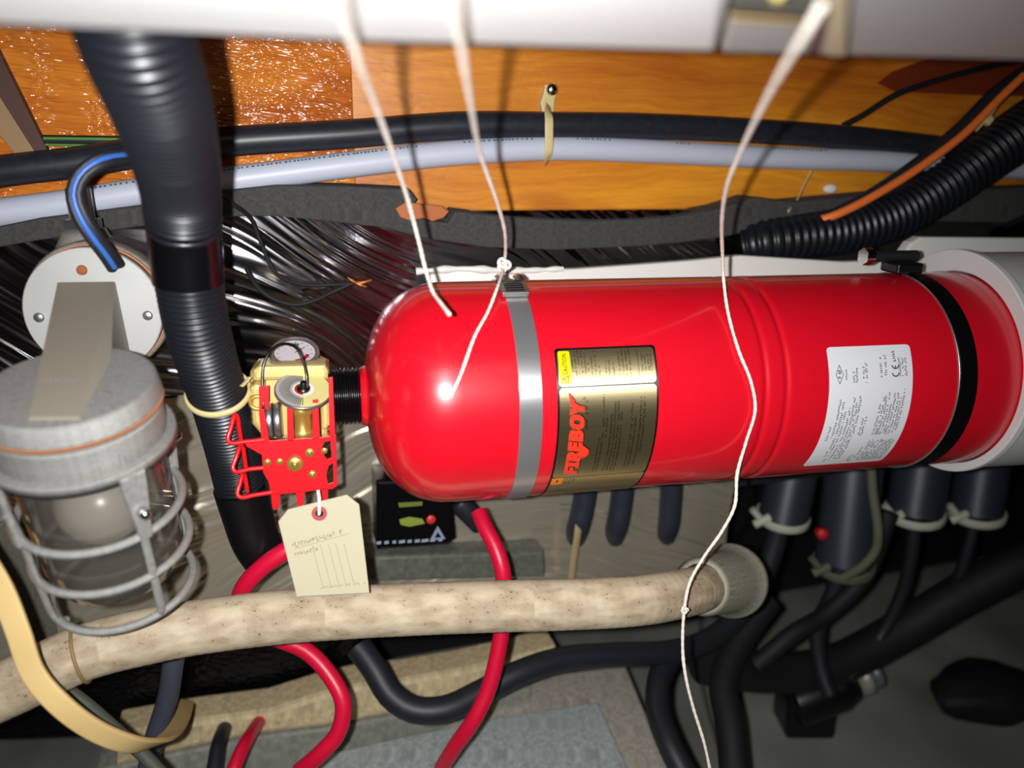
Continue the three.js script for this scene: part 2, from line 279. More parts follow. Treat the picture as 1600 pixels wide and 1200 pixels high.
// ---------------------------------------------------------------- red tank
const sBandL0 = cylHit(811, 610)[0], sBandL1 = cylHit(847, 610)[0], sWeld = cylHit(1214, 590)[0], sBandR0 = cylHit(1500, 585)[0], sBandR1 = cylHit(1527, 585)[0], sEnd = cylHit(1578, 540)[0];
{
  const root = thing('fire_extinguisher_tank', 'large glossy red fire suppression tank lying across the middle with two printed labels', 'tank', { frame: CYL });
  const prof = [], LD = 0.082;
  for (let i = 0; i <= 26; i++) { const r = RC * Math.sin(i / 26 * Math.PI / 2); prof.push([-LD * Math.pow(Math.max(0, 1 - Math.pow(r / RC, 2.5)), 1 / 2.3), r]); }
  const n = 5; for (let i = 1; i <= n; i++) prof.push([lerp(0, sWeld - 0.03, i / n), RC]);
  // weld joint: a shallow groove, then a raised bead
  for (let i = 0; i <= 28; i++) { const x = -0.022 + i / 28 * 0.044; prof.push([sWeld + x, RC - 0.0016 * Math.exp(-Math.pow((x + 0.011) / 0.0028, 2)) - 0.0016 * Math.exp(-Math.pow((x - 0.011) / 0.0028, 2))]); }
  for (let i = 1; i <= n; i++) prof.push([lerp(sWeld + 0.03, sEnd, i / n), RC]);
  prof.push([sEnd + 0.002, RC + 0.0009], [sEnd + 0.0045, RC + 0.0001]);
  for (let i = 1; i <= 18; i++) { const r = RC * Math.cos(i / 18 * Math.PI / 2); prof.push([sEnd + 0.006 + 0.075 * Math.pow(Math.max(0, 1 - Math.pow(r / RC, 2.8)), 1 / 2.4), r]); }
  part('shell', latheX(prof, 128), mat.red, root);
  const xn = CYL.plane(563, 618, 0).x, xd = -LD + 0.004;
  part('neck_collar', latheX([[xn, 0], [xn, 0.027], [xn + 0.001, 0.0285], [xd - 0.004, 0.0295], [xd + 0.012, 0.036], [xd + 0.016, 0]], 48), mat.red, root);
  // straps
  const strap = (s0, s1, m, name, label) => { const g = latheX([[s0, RC - 0.001], [s0, RC + 0.0010], [s0 + 0.0004, RC + 0.0014], [s1 - 0.0004, RC + 0.0014], [s1, RC + 0.0010], [s1, RC - 0.001]], 128); return g; };
  const bandL = thing('clamp_band', 'brushed steel strap around the left end of the red tank', 'strap', { frame: CYL });
  part('band', strap(sBandL0, sBandL1), M(0xb9b9b9, 0.36, 0.75, { anisotropy: 0.8, anisotropyRotation: Math.PI / 2 }), bandL);
  const cx = (sBandL0 + sBandL1) / 2, put = (g, phi, r, s) => { g.rotateX(-phi); const a = phi; g.translate(s, r * Math.sin(a), r * Math.cos(a)); return g; };
  const buckle = box(0.026, 0.024, 0.005, 0.0012); part('buckle', put(buckle, 1.22, RC + 0.004, cx - 0.001), mat.steel, bandL);
  for (let i = 0; i < 5; i++) part('slot', put(new THREE.BoxGeometry(0.018, 0.0014, 0.001), 1.15 + i * 0.04, RC + 0.0068, cx - 0.001), mat.black, bandL);
  for (const s of [-1, 1]) { const p = put(rod(V(0, -0.004, 0), V(0, 0.004, 0), 0.005), 1.45, RC + 0.004, cx + s * 0.009); part('bolt', p, mat.chrome, bandL); }
  const bandR = thing('clamp_band', 'black strap around the right end of the red tank', 'strap', { frame: CYL });
  part('band', strap(sBandR0, sBandR1), M(0x0d0d0f, 0.3, 0.2), bandR);
  part('band_edge', latheX([[sBandR0 - 0.0016, RC - 0.001], [sBandR0 - 0.0016, RC + 0.0012], [sBandR0 - 0.0001, RC + 0.0012], [sBandR0 - 0.0001, RC - 0.001]], 128), mat.steel, bandR);
  const cr = (sBandR0 + sBandR1) / 2;
  part('buckle', put(box(0.032, 0.03, 0.012, 0.003), 1.5, RC + 0.008, cr - 0.012), mat.black, bandR);
  part('bolt', put(rod(V(-0.03, 0, 0), V(0.03, 0, 0), 0.006), 1.56, RC + 0.019, cr - 0.02), mat.dark, bandR);
  part('nut', put(rod(V(-0.036, 0, 0), V(-0.026, 0, 0), 0.0095, 6), 1.56, RC + 0.019, cr - 0.02), mat.chrome, bandR);
}
// curved sticker between two distances and two angles on the tank
function sticker(s00, s10, s01, s11, p00, p10, p01, p11, r, corner) {      // s/p at: top left, top right, bottom left, bottom right
  const nu = 24, rows = [], H = Math.abs(p00 - p01) * RC, Wd = s10 - s00; for (let i = 0; i <= 8; i++) rows.push(corner / H * i / 8); for (let i = 1; i < 24; i++) rows.push(lerp(corner / H, 1 - corner / H, i / 24)); for (let i = 8; i >= 0; i--) rows.push(1 - corner / H * i / 8);
  const pos = [], uv = [], idx = [], nor = [];
  rows.forEach((v) => { const e = Math.min(v, 1 - v) * H, ins = e < corner ? (corner - Math.sqrt(Math.max(0, corner * corner - (corner - e) * (corner - e)))) / Wd : 0;
    for (let i = 0; i <= nu; i++) { const u = lerp(ins, 1 - ins, i / nu), s = lerp(lerp(s00, s10, u), lerp(s01, s11, u), v), p = lerp(lerp(p00, p10, u), lerp(p01, p11, u), v); pos.push(s, r * Math.sin(p), r * Math.cos(p)); nor.push(0, Math.sin(p), Math.cos(p)); uv.push(u, 1 - v); } });
  for (let j = 0; j < rows.length - 1; j++) for (let i = 0; i < nu; i++) { const a = j * (nu + 1) + i, b = a + nu + 1; idx.push(a, b, a + 1, b, b + 1, a + 1); }
  const g = new THREE.BufferGeometry(); g.setAttribute('position', new THREE.Float32BufferAttribute(pos, 3)); g.setAttribute('normal', new THREE.Float32BufferAttribute(nor, 3)); g.setAttribute('uv', new THREE.Float32BufferAttribute(uv, 2)); g.setIndex(idx); return g;
}
// rows of print too small to read
function printRow(x, x0, y, len, h, fill = 0.75) { let p = x0; while (p < x0 + len) { const w = h * (0.3 + 0.5 * rnd()); if (rnd() < fill) { x.fillRect(p, y - h * (0.6 + 0.4 * rnd()), w * 0.4, h * 0.75); x.fillRect(p, y - h * rnd(), w, h * 0.22); } p += w + h * 0.18; } }
function rr(x, a, b, w, h, r) { x.beginPath(); x.roundRect(a, b, w, h, r); x.fill(); }
{
  const A = cylHit(865, 545), B = cylHit(1022, 538), s0 = A[0], s1 = B[0], p0 = A[1], p1 = -1.75;
  const wpx = 700, mm = wpx / (s1 - s0), hpx = Math.round((p0 - p1) * RC * mm);
  const yOf = (py) => (p0 - cylHit(930, py)[1]) * RC * mm;
  const k1 = yOf(603), k2 = yOf(742), m = 14;
  // drawn turned a quarter: the print reads from the bottom upwards
  const draw = (x, w, h, metal) => {
    const smallPrint = metal ? () => {} : printRow;
    x.fillStyle = '#0a0908'; x.fillRect(0, 0, w, h);
    const gold = metal ? '#ffffff' : '#dccb9c';
    x.fillStyle = gold; rr(x, m, m, w - 2 * m, k1 - 1.4 * m, 26); rr(x, m, k1 + 6, w - 2 * m, k2 - k1 - 10, 26); x.fillRect(m, k2 + 2, w - 2 * m, h - k2 - m);
    if (!metal) for (let i = 0; i < h; i += 2) { x.fillStyle = 'rgba(40,28,5,' + 0.10 * rnd() + ')'; x.fillRect(m, i, w - 2 * m, 2); }
    x.fillStyle = metal ? '#000' : '#0a0908'; x.fillRect(0, k1 - 5, w, 10); x.fillRect(0, k2 - 4, w, 6);
    const ink = metal ? '#fff' : '#1d170a';
    x.save(); x.translate(0, k1 - 20); x.rotate(-Math.PI / 2); const L1 = k1 - 40;      // now +x runs up the label, +y runs to the right
    x.fillStyle = metal ? '#000' : '#f2e400'; rr(x, -2, m + 8, L1, 78, 14);
    if (!metal) { x.fillStyle = '#161405'; x.font = 'bold 44px sans-serif'; x.save(); x.translate(62, m + 64); x.scale(clamp((L1 - 78) / x.measureText('CAUTION').width, 0.5, 1.2), 1); x.fillText('CAUTION', 0, 0); x.restore(); x.beginPath(); x.moveTo(14, m + 66); x.lineTo(34, m + 26); x.lineTo(54, m + 66); x.closePath(); x.lineWidth = 5; x.strokeStyle = '#161405'; x.stroke(); x.font = 'bold 26px sans-serif'; x.fillText('!', 30, m + 63); }
    x.fillStyle = ink; for (const [c, a, l] of [[118, 6, .7], [140, 6, .92], [160, 6, .95], [182, 6, .95], [204, 6, .9], [226, 6, .6], [250, 6, .75], [275, 6, .97], [300, 6, .5], [345, 6, .62], [368, 6, .66], [400, 6, .55], [440, 20, .8], [465, 6, .95], [490, 6, .9], [515, 6, .96], [545, 6, .2]]) smallPrint(x, a, c, l * L1, 12);
    x.fillRect(4, 566, L1 - 20, 3); for (const c of [600, 622, 644, 662]) smallPrint(x, L1 * 0.3, c, L1 * 0.5, 12);
    x.restore();
    x.save(); x.translate(0, k2 - 18); x.rotate(-Math.PI / 2); const L2 = k2 - k1 - 40;
    {
      // drop shadow, word and the swash below it
      for (const [d, col] of [[6, 'rgba(40,28,8,0.65)'], [0, '#ee3a26']]) {
        x.save(); x.translate(10 + d, 178 + d); x.transform(1, 0, -0.16, 1, 0, 0); if (metal && d) { x.restore(); continue; } x.fillStyle = metal ? '#000' : col; x.strokeStyle = x.fillStyle; x.lineWidth = 9; x.lineJoin = 'miter';
        x.font = '900 122px sans-serif'; const word = 'FIREBOY', w0 = x.measureText(word).width, f = (L2 * 0.86) / w0; x.scale(f, 1.0); x.fillText(word, 0, 0); x.strokeText(word, 0, 0); x.restore();
        x.fillStyle = metal ? '#000' : col; x.beginPath(); const o = 10 + d; x.moveTo(o + L2 * 0.24, 172 + d); x.quadraticCurveTo(o + L2 * 0.27, 262 + d, o + L2 * 0.36, 226 + d); x.lineTo(o + L2 * 0.42, 176 + d); x.closePath(); x.fill();
        x.beginPath(); x.moveTo(o + L2 * 0.82, 90 + d); x.lineTo(o + L2 * 0.97, 72 + d); x.lineTo(o + L2 * 0.88, 118 + d); x.closePath(); x.fill();
      }
      x.fillStyle = ink; x.font = '26px sans-serif'; x.fillText('®', L2 * 0.9, 190);
    }
    x.fillStyle = ink;
    for (const [c, a, l] of [[205, .6, .3], [300, .05, .45], [322, .62, .33], [322, .05, .5], [346, .5, .2], [376, .05, .7], [400, .05, .82], [424, .05, .82], [448, .05, .7], [520, .1, .75], [545, .1, .6], [580, .12, .8], [604, .3, .6]]) smallPrint(x, a * L2, c, l * L2, 13, 0.85);
    x.restore();
    x.save(); x.translate(0, h - 18); x.rotate(-Math.PI / 2); x.fillStyle = metal ? '#000' : '#f07a10'; rr(x, (h - k2) - 112, m + 4, 90, 78, 8); x.fillStyle = ink; x.fillRect((h - k2) - 84, m + 40, 40, 10);
    for (const c of [130, 155, 180]) smallPrint(x, (h - k2) - 110, c, 80, 12); x.restore();
  };
  const map = canvasTex(wpx, hpx, (x, w, h) => draw(x, w, h, false)); const s = seed;
  const mm2 = canvasTex(wpx, hpx, (x, w, h) => draw(x, w, h, true)); mm2.colorSpace = THREE.NoColorSpace;
  const g = sticker(s0, s1, s0, s1, p0, p0, p1, p1, RC + 0.0005, 0.0032);
  const root = scene.getObjectByName('fire_extinguisher_tank');
  part('brand_label', g, new THREE.MeshPhysicalMaterial({ map, metalnessMap: mm2, metalness: 0.95, roughness: 0.42, color: 0xffffff, anisotropy: 0.92 }), root, 'brushed gold and black printed label');
}
{
  const A = cylHit(1290, 543), B = cylHit(1420, 538), C = cylHit(1253, 728), D = cylHit(1376, 719);
  const smallPrint = printRow, map = canvasTex(640, 1000, (x, w, h) => {
    x.fillStyle = '#e9eaec'; x.fillRect(0, 0, w, h); x.save(); x.translate(0, h); x.rotate(-Math.PI / 2);      // +x up the label, +y to the right
    x.fillStyle = x.strokeStyle = '#33343a';
    x.lineWidth = 4; x.beginPath(); x.moveTo(740, 80); x.lineTo(805, 52); x.lineTo(870, 80); x.lineTo(805, 108); x.closePath(); x.stroke(); x.font = 'bold 34px sans-serif'; x.fillText('F', 776, 92); x.fillText('M', 806, 92);
    smallPrint(x, 765, 135, 90, 14);
    for (const [c, a, l] of [[195, 745, 80], [218, 745, 110], [270, 760, 90], [292, 730, 150], [404, 775, 140], [440, 775, 150], [98, 320, 300], [125, 120, 480], [150, 60, 480], [62, 300, 120], [180, 70, 520], [205, 80, 560], [228, 80, 520], [250, 80, 560], [300, 340, 130], [322, 330, 160], [385, 80, 140], [410, 330, 260], [432, 330, 300], [450, 330, 300], [472, 330, 330], [494, 330, 240], [516, 330, 330], [540, 330, 330], [562, 340, 280], [584, 360, 320], [340, 40, 80], [362, 20, 100]]) smallPrint(x, a, c, l, 17, 0.8);
    for (let c = 400; c < 600; c += 21) smallPrint(x, 45, c + 20, 215 + 30 * rnd(), 17, 0.85);
    x.lineWidth = 8; x.beginPath(); x.arc(800, 508, 25, Math.PI * 0.5, Math.PI * 1.5); x.stroke(); x.beginPath(); x.arc(855, 508, 25, Math.PI * 0.5, Math.PI * 1.5); x.moveTo(830, 508); x.lineTo(852, 508); x.stroke();
    smallPrint(x, 880, 515, 66, 26, 1); for (const c of [548, 572, 596]) smallPrint(x, 775, c, 130, 17, .9);
    x.restore();
  });
  const g = sticker(A[0], B[0], C[0], D[0], A[1], B[1], C[1], D[1], RC + 0.0005, 0.004);
  const root = scene.getObjectByName('fire_extinguisher_tank');
  part('data_label', g, new THREE.MeshPhysicalMaterial({ map, roughness: 0.4 }), root, 'white printed label');
}

// ---------------------------------------------------------------- white duct around the right end of the tank
{
  const f = new Frame(CYL.w(sEnd + 0.020, 0.006, -0.006), CYL.X.clone().applyAxisAngle(V(0, 1, 0), -0.06), V(0, 1, 0));
  const root = thing('duct', 'white flanged duct fitting that the right end of the red tank reaches into', 'duct', { frame: f });
  const R = 0.1262, c = f.l(CYL.w(sEnd + 0.020, 0, 0));
  const sh = new THREE.Shape(); sh.absarc(0, 0, R, 0, Math.PI * 2); const hole = new THREE.Path(); hole.absarc(-c.z, c.y, 0.1112, 0, Math.PI * 2, true); sh.holes.push(hole);
  const g = new THREE.ExtrudeGeometry(sh, { depth: 0.006, bevelEnabled: true, bevelThickness: 0.0015, bevelSize: 0.0015, bevelSegments: 2, curveSegments: 96 }); g.rotateY(Math.PI / 2); part('flange', g, mat.white, root);
  part('tube', latheX([[0.006, R - 0.008], [0.3, R - 0.008], [0.3, R - 0.002], [0.006, R - 0.002]], 96), mat.offWhite, root);
}

// ---------------------------------------------------------------- valve, gauges and guard
const cp = (px, py, z) => { const p = CYL.plane(px, py, z); return V(p.x, p.y, z); };
{
  const root = thing('release_valve', 'brass valve with gauges and black ribbed neck left of the red tank', 'valve', { frame: CYL });
  const body = platePx(CYL, [[388, 600], [390, 582], [398, 573], [420, 570], [500, 568], [513, 574], [516, 590], [516, 682], [505, 688], [420, 688], [406, 680], [392, 664]], -0.04, 0.042, 0.006); part('body', body, mat.goldPaint, root);
  part('column', platePx(CYL, [[389, 606], [398, 600], [412, 602], [414, 672], [404, 674], [394, 662]], -0.02, 0.046, 0.004), mat.goldPaint, root);
  part('column', platePx(CYL, [[500, 610], [514, 606], [516, 664], [510, 672], [502, 672]], -0.02, 0.046, 0.003), mat.goldPaint, root);
  part('top_cap', platePx(CYL, [[394, 596], [394, 579], [404, 572], [508, 570], [514, 580], [514, 594]], -0.02, 0.034, 0.004), mat.goldPaint, root);
  const hp = cp(402, 629, 0.026); const hg = new THREE.TorusGeometry(0.006, 0.0022, 10, 24); hg.translate(hp.x, hp.y, hp.z); part('port', hg, mat.brass, root);
  const st0 = cp(474, 684, 0.018), st1 = cp(474, 622, 0.018); const h = st1.y - st0.y;
  part('stem', latheY([[st0.y, 0], [st0.y, 0.012], [st0.y + h * .2, 0.012], [st0.y + h * .25, 0.009], [st0.y + h * .6, 0.009], [st0.y + h * .65, 0.0115], [st1.y, 0.0115], [st1.y, 0]], 32).translate(st0.x, 0, 0.018), mat.brass, root);
  for (const px of [422, 435]) { const c = cp(px, 656, 0.016); part('washer', latheX([[-0.0032, 0], [-0.0032, 0.0155], [-0.002, 0.017], [0.002, 0.017], [0.0032, 0.0155], [0.0032, 0]], 48).translate(c.x, c.y, c.z), mat.steel, root); }
  // ribbed neck
  const x0 = cp(515, 618, 0).x, x1 = cp(566, 618, 0).x, pr = [[x0, 0]]; for (let i = 0; i <= 60; i++) { const x = lerp(x0, x1, i / 60); pr.push([x, 0.0268 + 0.0011 * Math.cos(i / 60 * Math.PI * 2 * 8)]); } pr.push([x1, 0]);
  part('neck', latheX(pr, 48).translate(0, cp(540, 618, 0).y, 0), mat.blackGloss, root);
  // pressure gauge
  const ax = V(0.05, 0.88, 0.46).normalize(), gp = cp(461, 558, -0.022);
  const gauge = part('gauge', alongAxis(latheY([[-0.011, 0], [-0.011, 0.0215], [-0.009, 0.0238], [0.006, 0.0238], [0.008, 0.0225], [0.008, 0.0200], [0.0055, 0.0195], [0.0055, 0]], 48), ax, gp), M(0xc9c2c2, 0.25, 0.85), root);
  const dial = canvasTex(256, 256, (x) => { x.fillStyle = '#d9d3d6'; x.fillRect(0, 0, 256, 256); x.lineWidth = 26; x.strokeStyle = '#b02030'; x.beginPath(); x.arc(128, 128, 84, 0.2, 1.5); x.stroke(); x.strokeStyle = '#3f7a3a'; x.beginPath(); x.arc(128, 128, 84, 4.2, 5.0); x.stroke(); x.strokeStyle = '#222'; x.lineWidth = 4; for (let i = 0; i < 12; i++) { const a = i / 12 * Math.PI * 1.6 + 2.2; x.beginPath(); x.moveTo(128 + 100 * Math.cos(a), 128 + 100 * Math.sin(a)); x.lineTo(128 + 116 * Math.cos(a), 128 + 116 * Math.sin(a)); x.stroke(); } x.lineWidth = 6; x.beginPath(); x.moveTo(128, 128); x.lineTo(190, 70); x.stroke(); });
  const disc = (r, map) => { const g = new THREE.CircleGeometry(r, 40); g.rotateX(-Math.PI / 2); return g; };
  part('dial', alongAxis(disc(0.019).translate(0, 0.0058, 0), ax, gp), new THREE.MeshStandardMaterial({ map: dial, roughness: 0.5 }), gauge);
  part('lens', alongAxis(latheY([[0.0068, 0], [0.0068, 0.0192], [0.0076, 0.0188], [0.0078, 0]], 40), ax, gp), new THREE.MeshPhysicalMaterial({ color: 0xffffff, transmission: 1, roughness: 0.03, thickness: 0 }), gauge);
  part('gauge_stem', rod(gp.clone().addScaledVector(ax, -0.009), gp.clone().addScaledVector(ax, -0.024), 0.007), mat.black, root);
  // indicator disc
  const ax2 = V(0.1, 0.88, 0.46).normalize(), dp = cp(474, 609, 0.03);
  const face = canvasTex(256, 256, (x) => { x.fillStyle = '#d9d08a'; x.fillRect(0, 0, 256, 256); x.fillStyle = '#a9a7a0'; x.fillRect(0, 0, 118, 256); x.strokeStyle = '#47463f'; x.lineWidth = 4; for (let i = 0; i < 30; i++) { const a = Math.PI / 2 + i / 30 * Math.PI; x.beginPath(); x.moveTo(128 + 62 * Math.cos(a), 128 + 62 * Math.sin(a)); x.lineTo(128 + 112 * Math.cos(a), 128 + 112 * Math.sin(a)); x.stroke(); } x.fillStyle = '#e8e4da'; x.beginPath(); x.arc(128, 128, 50, 0, 7); x.fill(); x.fillStyle = '#c02424'; x.beginPath(); x.arc(128, 128, 42, 0.5 * Math.PI, 1.5 * Math.PI); x.fill(); });
  const ind = part('indicator_disc', alongAxis(latheY([[-0.003, 0], [-0.003, 0.0250], [-0.002, 0.0258], [0.0, 0.0258], [0.0005, 0.025], [0.0005, 0]], 48), ax2, dp), mat.steel, root);
  part('face', alongAxis(disc(0.0246).translate(0, 0.0008, 0), ax2, dp), new THREE.MeshStandardMaterial({ map: face, roughness: 0.45 }), ind);
  part('pin', alongAxis(latheY([[0.0005, 0], [0.0005, 0.006], [0.003, 0.006], [0.0035, 0.003], [0.009, 0.003], [0.009, 0]], 20), ax2, dp), mat.black, ind);
  part('wire_loop', sweep([[417, 668, 0.03], [412, 640, 0.03], [410, 605, 0.025], [412, 570, 0.02], [424, 547, 0.018], [443, 537, 0.02], [462, 543, 0.024], [474, 565, 0.028], [479, 588, 0.032], [480, 606, 0.034]].map((a) => cp(...a)), { r: 0.0013, seg: 10, step: 0.003 }), mat.blackGloss, root);
}
{
  const z = 0.044, t = 0.0022, root = thing('valve_guard', 'bright red metal guard with prongs in front of the brass valve', 'guard', { frame: CYL });
  part('front_plate', platePx(CYL, [[384, 691], [415, 689], [505, 683], [525, 680], [527, 759], [520, 764], [425, 774], [419, 752], [411, 738], [409, 711], [384, 697]], z, t, 0.0004, [[[506, 690], [517, 688], [519, 716], [511, 720], [505, 711], [502, 700]], [[513, 727], [521, 723], [522, 755], [512, 758], [509, 742]]]), mat.redGuard, root);
  for (const p of [[[404, 641], [413, 640], [421, 692], [409, 692]], [[448, 630], [457, 629], [460, 690], [449, 690]], [[488, 625], [497, 624], [500, 687], [488, 687]], [[513, 590], [520, 589], [524, 683], [515, 684]]])
    part('prong', platePx(CYL, p, z, t, 0.0004), mat.redGuard, root);
  for (const p of [[[423, 772], [438, 770], [436, 794], [430, 797], [426, 795]], [[462, 768], [477, 766], [473, 790], [468, 792], [465, 790]], [[500, 764], [513, 762], [511, 786], [506, 788], [504, 786]]])
    part('prong', platePx(CYL, p, z, t, 0.0004), mat.redGuard, root);
  const rail = (list, r = 0.0021) => sweep(list.map((a) => cp(...a)), { r, seg: 10, step: 0.002 });
  part('side_loop', rail([[413, 687, z + .001], [385, 690, z + .001], [360, 692, z + .001], [356, 687, z], [361, 668, .040], [367, 648, .034], [370, 650, .032], [374, 672, .030], [377, 690, .028]]), mat.redGuard, root);
  part('side_loop', rail([[412, 731, z + .001], [390, 733, z + .001], [368, 737, z + .001], [364, 732, z], [370, 712, .040], [376, 696, .034], [379, 698, .032], [382, 715, .030], [384, 729, .028]]), mat.redGuard, root);
  part('side_loop', rail([[425, 769, z + .001], [400, 773, z + .001], [376, 777, z + .001], [371, 772, z], [375, 756, .040], [380, 739, .034], [382, 742, .032], [385, 758, .030], [387, 768, .028]]), mat.redGuard, root);
  const arm = (a, b) => rod(cp(...a), cp(...b), 0.0022);
  part('arm', arm([518, 684, z], [512, 672, -.01]), mat.redGuard, root); part('arm', arm([412, 690, z], [416, 680, -.01]), mat.redGuard, root);
  part('inner_bar', platePx(CYL, [[404, 604], [420, 603], [420, 640], [405, 640]], 0.027, 0.003, 0.0005), mat.redGuard, root);
  for (const [px, py, r] of [[418, 722, .0032], [437, 721, .0032], [461, 724, .0075], [484, 707, .0042], [488, 741, .0038], [507, 704, .003]]) {
    const c = cp(px, py, z + t), g = latheY([[0, 0], [0, r], [r * .25, r], [r * .45, r * .75], [r * .4, r * .4], [r * .7, r * .2], [r * .7, 0]].reverse(), 24); g.scale(1, -1, 1); alongAxis(latheY([[0, 0], [0, 1e-4]], 8), V(0, 0, 1), c);
    const q = latheY([[-0.001, 0], [-0.001, r], [r * .3, r], [r * .5, r * .72], [r * .42, r * .45], [r * .75, r * .2], [r * .75, 0]], 24); part('rivet', alongAxis(q, V(0, 0, 1), c), mat.brass, root);
  }
}

// ---------------------------------------------------------------- paper tag
{
  const O = at(505, 860, 0.69), f = new Frame(O, V(1, 0.02, -0.12), V(0.05, 1, -0.1));
  const root = thing('paper_tag', 'cream paper inspection tag with a red ring hanging below the red valve guard', 'tag', { frame: f });
  const o = [[435, 815], [450, 796], [542, 773], [561, 788], [577, 926], [464, 932]].map(([a, b]) => f.plane(a, b, 0));
  const eye = f.plane(499, 802, 0), hole = []; for (let i = 0; i < 20; i++) hole.push(V(eye.x + 0.0035 * Math.cos(i / 20 * 6.2832), eye.y + 0.0035 * Math.sin(i / 20 * 6.2832), 0));
  const g = plate(o, -0.0006, 0.0008, 0, [hole]), xs = o.map((p) => p.x), ys = o.map((p) => p.y), x0 = Math.min(...xs), x1 = Math.max(...xs), y0 = Math.min(...ys), y1 = Math.max(...ys), p = g.attributes.position, u = g.attributes.uv;
  for (let i = 0; i < p.count; i++) u.setXY(i, (p.getX(i) - x0) / (x1 - x0), (p.getY(i) - y0) / (y1 - y0));
  const map = canvasTex(420, 480, (x, w, h) => {
    x.fillStyle = '#bdb598'; x.fillRect(0, 0, w, h); x.strokeStyle = 'rgba(120,110,80,0.45)'; x.lineWidth = 3;
    for (const a of [175, 215, 255, 290, 330]) { x.beginPath(); x.moveTo(a - 20, 230); x.lineTo(a + 18, 440); x.stroke(); }
    x.beginPath(); x.moveTo(70, 240); x.lineTo(340, 185); x.stroke();
    x.save(); x.translate(60, 232); x.rotate(-0.2); x.fillStyle = '#8d866c'; printRow(x, 0, 0, 270, 22, 0.9); printRow(x, 0, 46, 110, 20, 0.7); x.restore();
    x.save(); x.translate(80, 446); x.rotate(-0.04); x.fillStyle = '#8b8468'; printRow(x, 100, 0, 220, 10); x.restore();
  });
  part('card', g, new THREE.MeshPhysicalMaterial({ map, roughness: 0.85 }), root);
  const ring = new THREE.RingGeometry(0.0034, 0.0068, 28); ring.translate(eye.x, eye.y, 0.0005); part('eyelet', ring, M(0xa9484a, 0.7, 0, { side: THREE.DoubleSide }), root);
  const A = f.l(at(497, 766, 0.685)), B = V(eye.x, eye.y, 0.003); part('cord', sweep([A, A.clone().lerp(B, 0.5).add(V(0.001, 0, 0.001)), B, V(eye.x, eye.y, -0.004)], { r: 0.0016, seg: 8 }), mat.string, root);
}

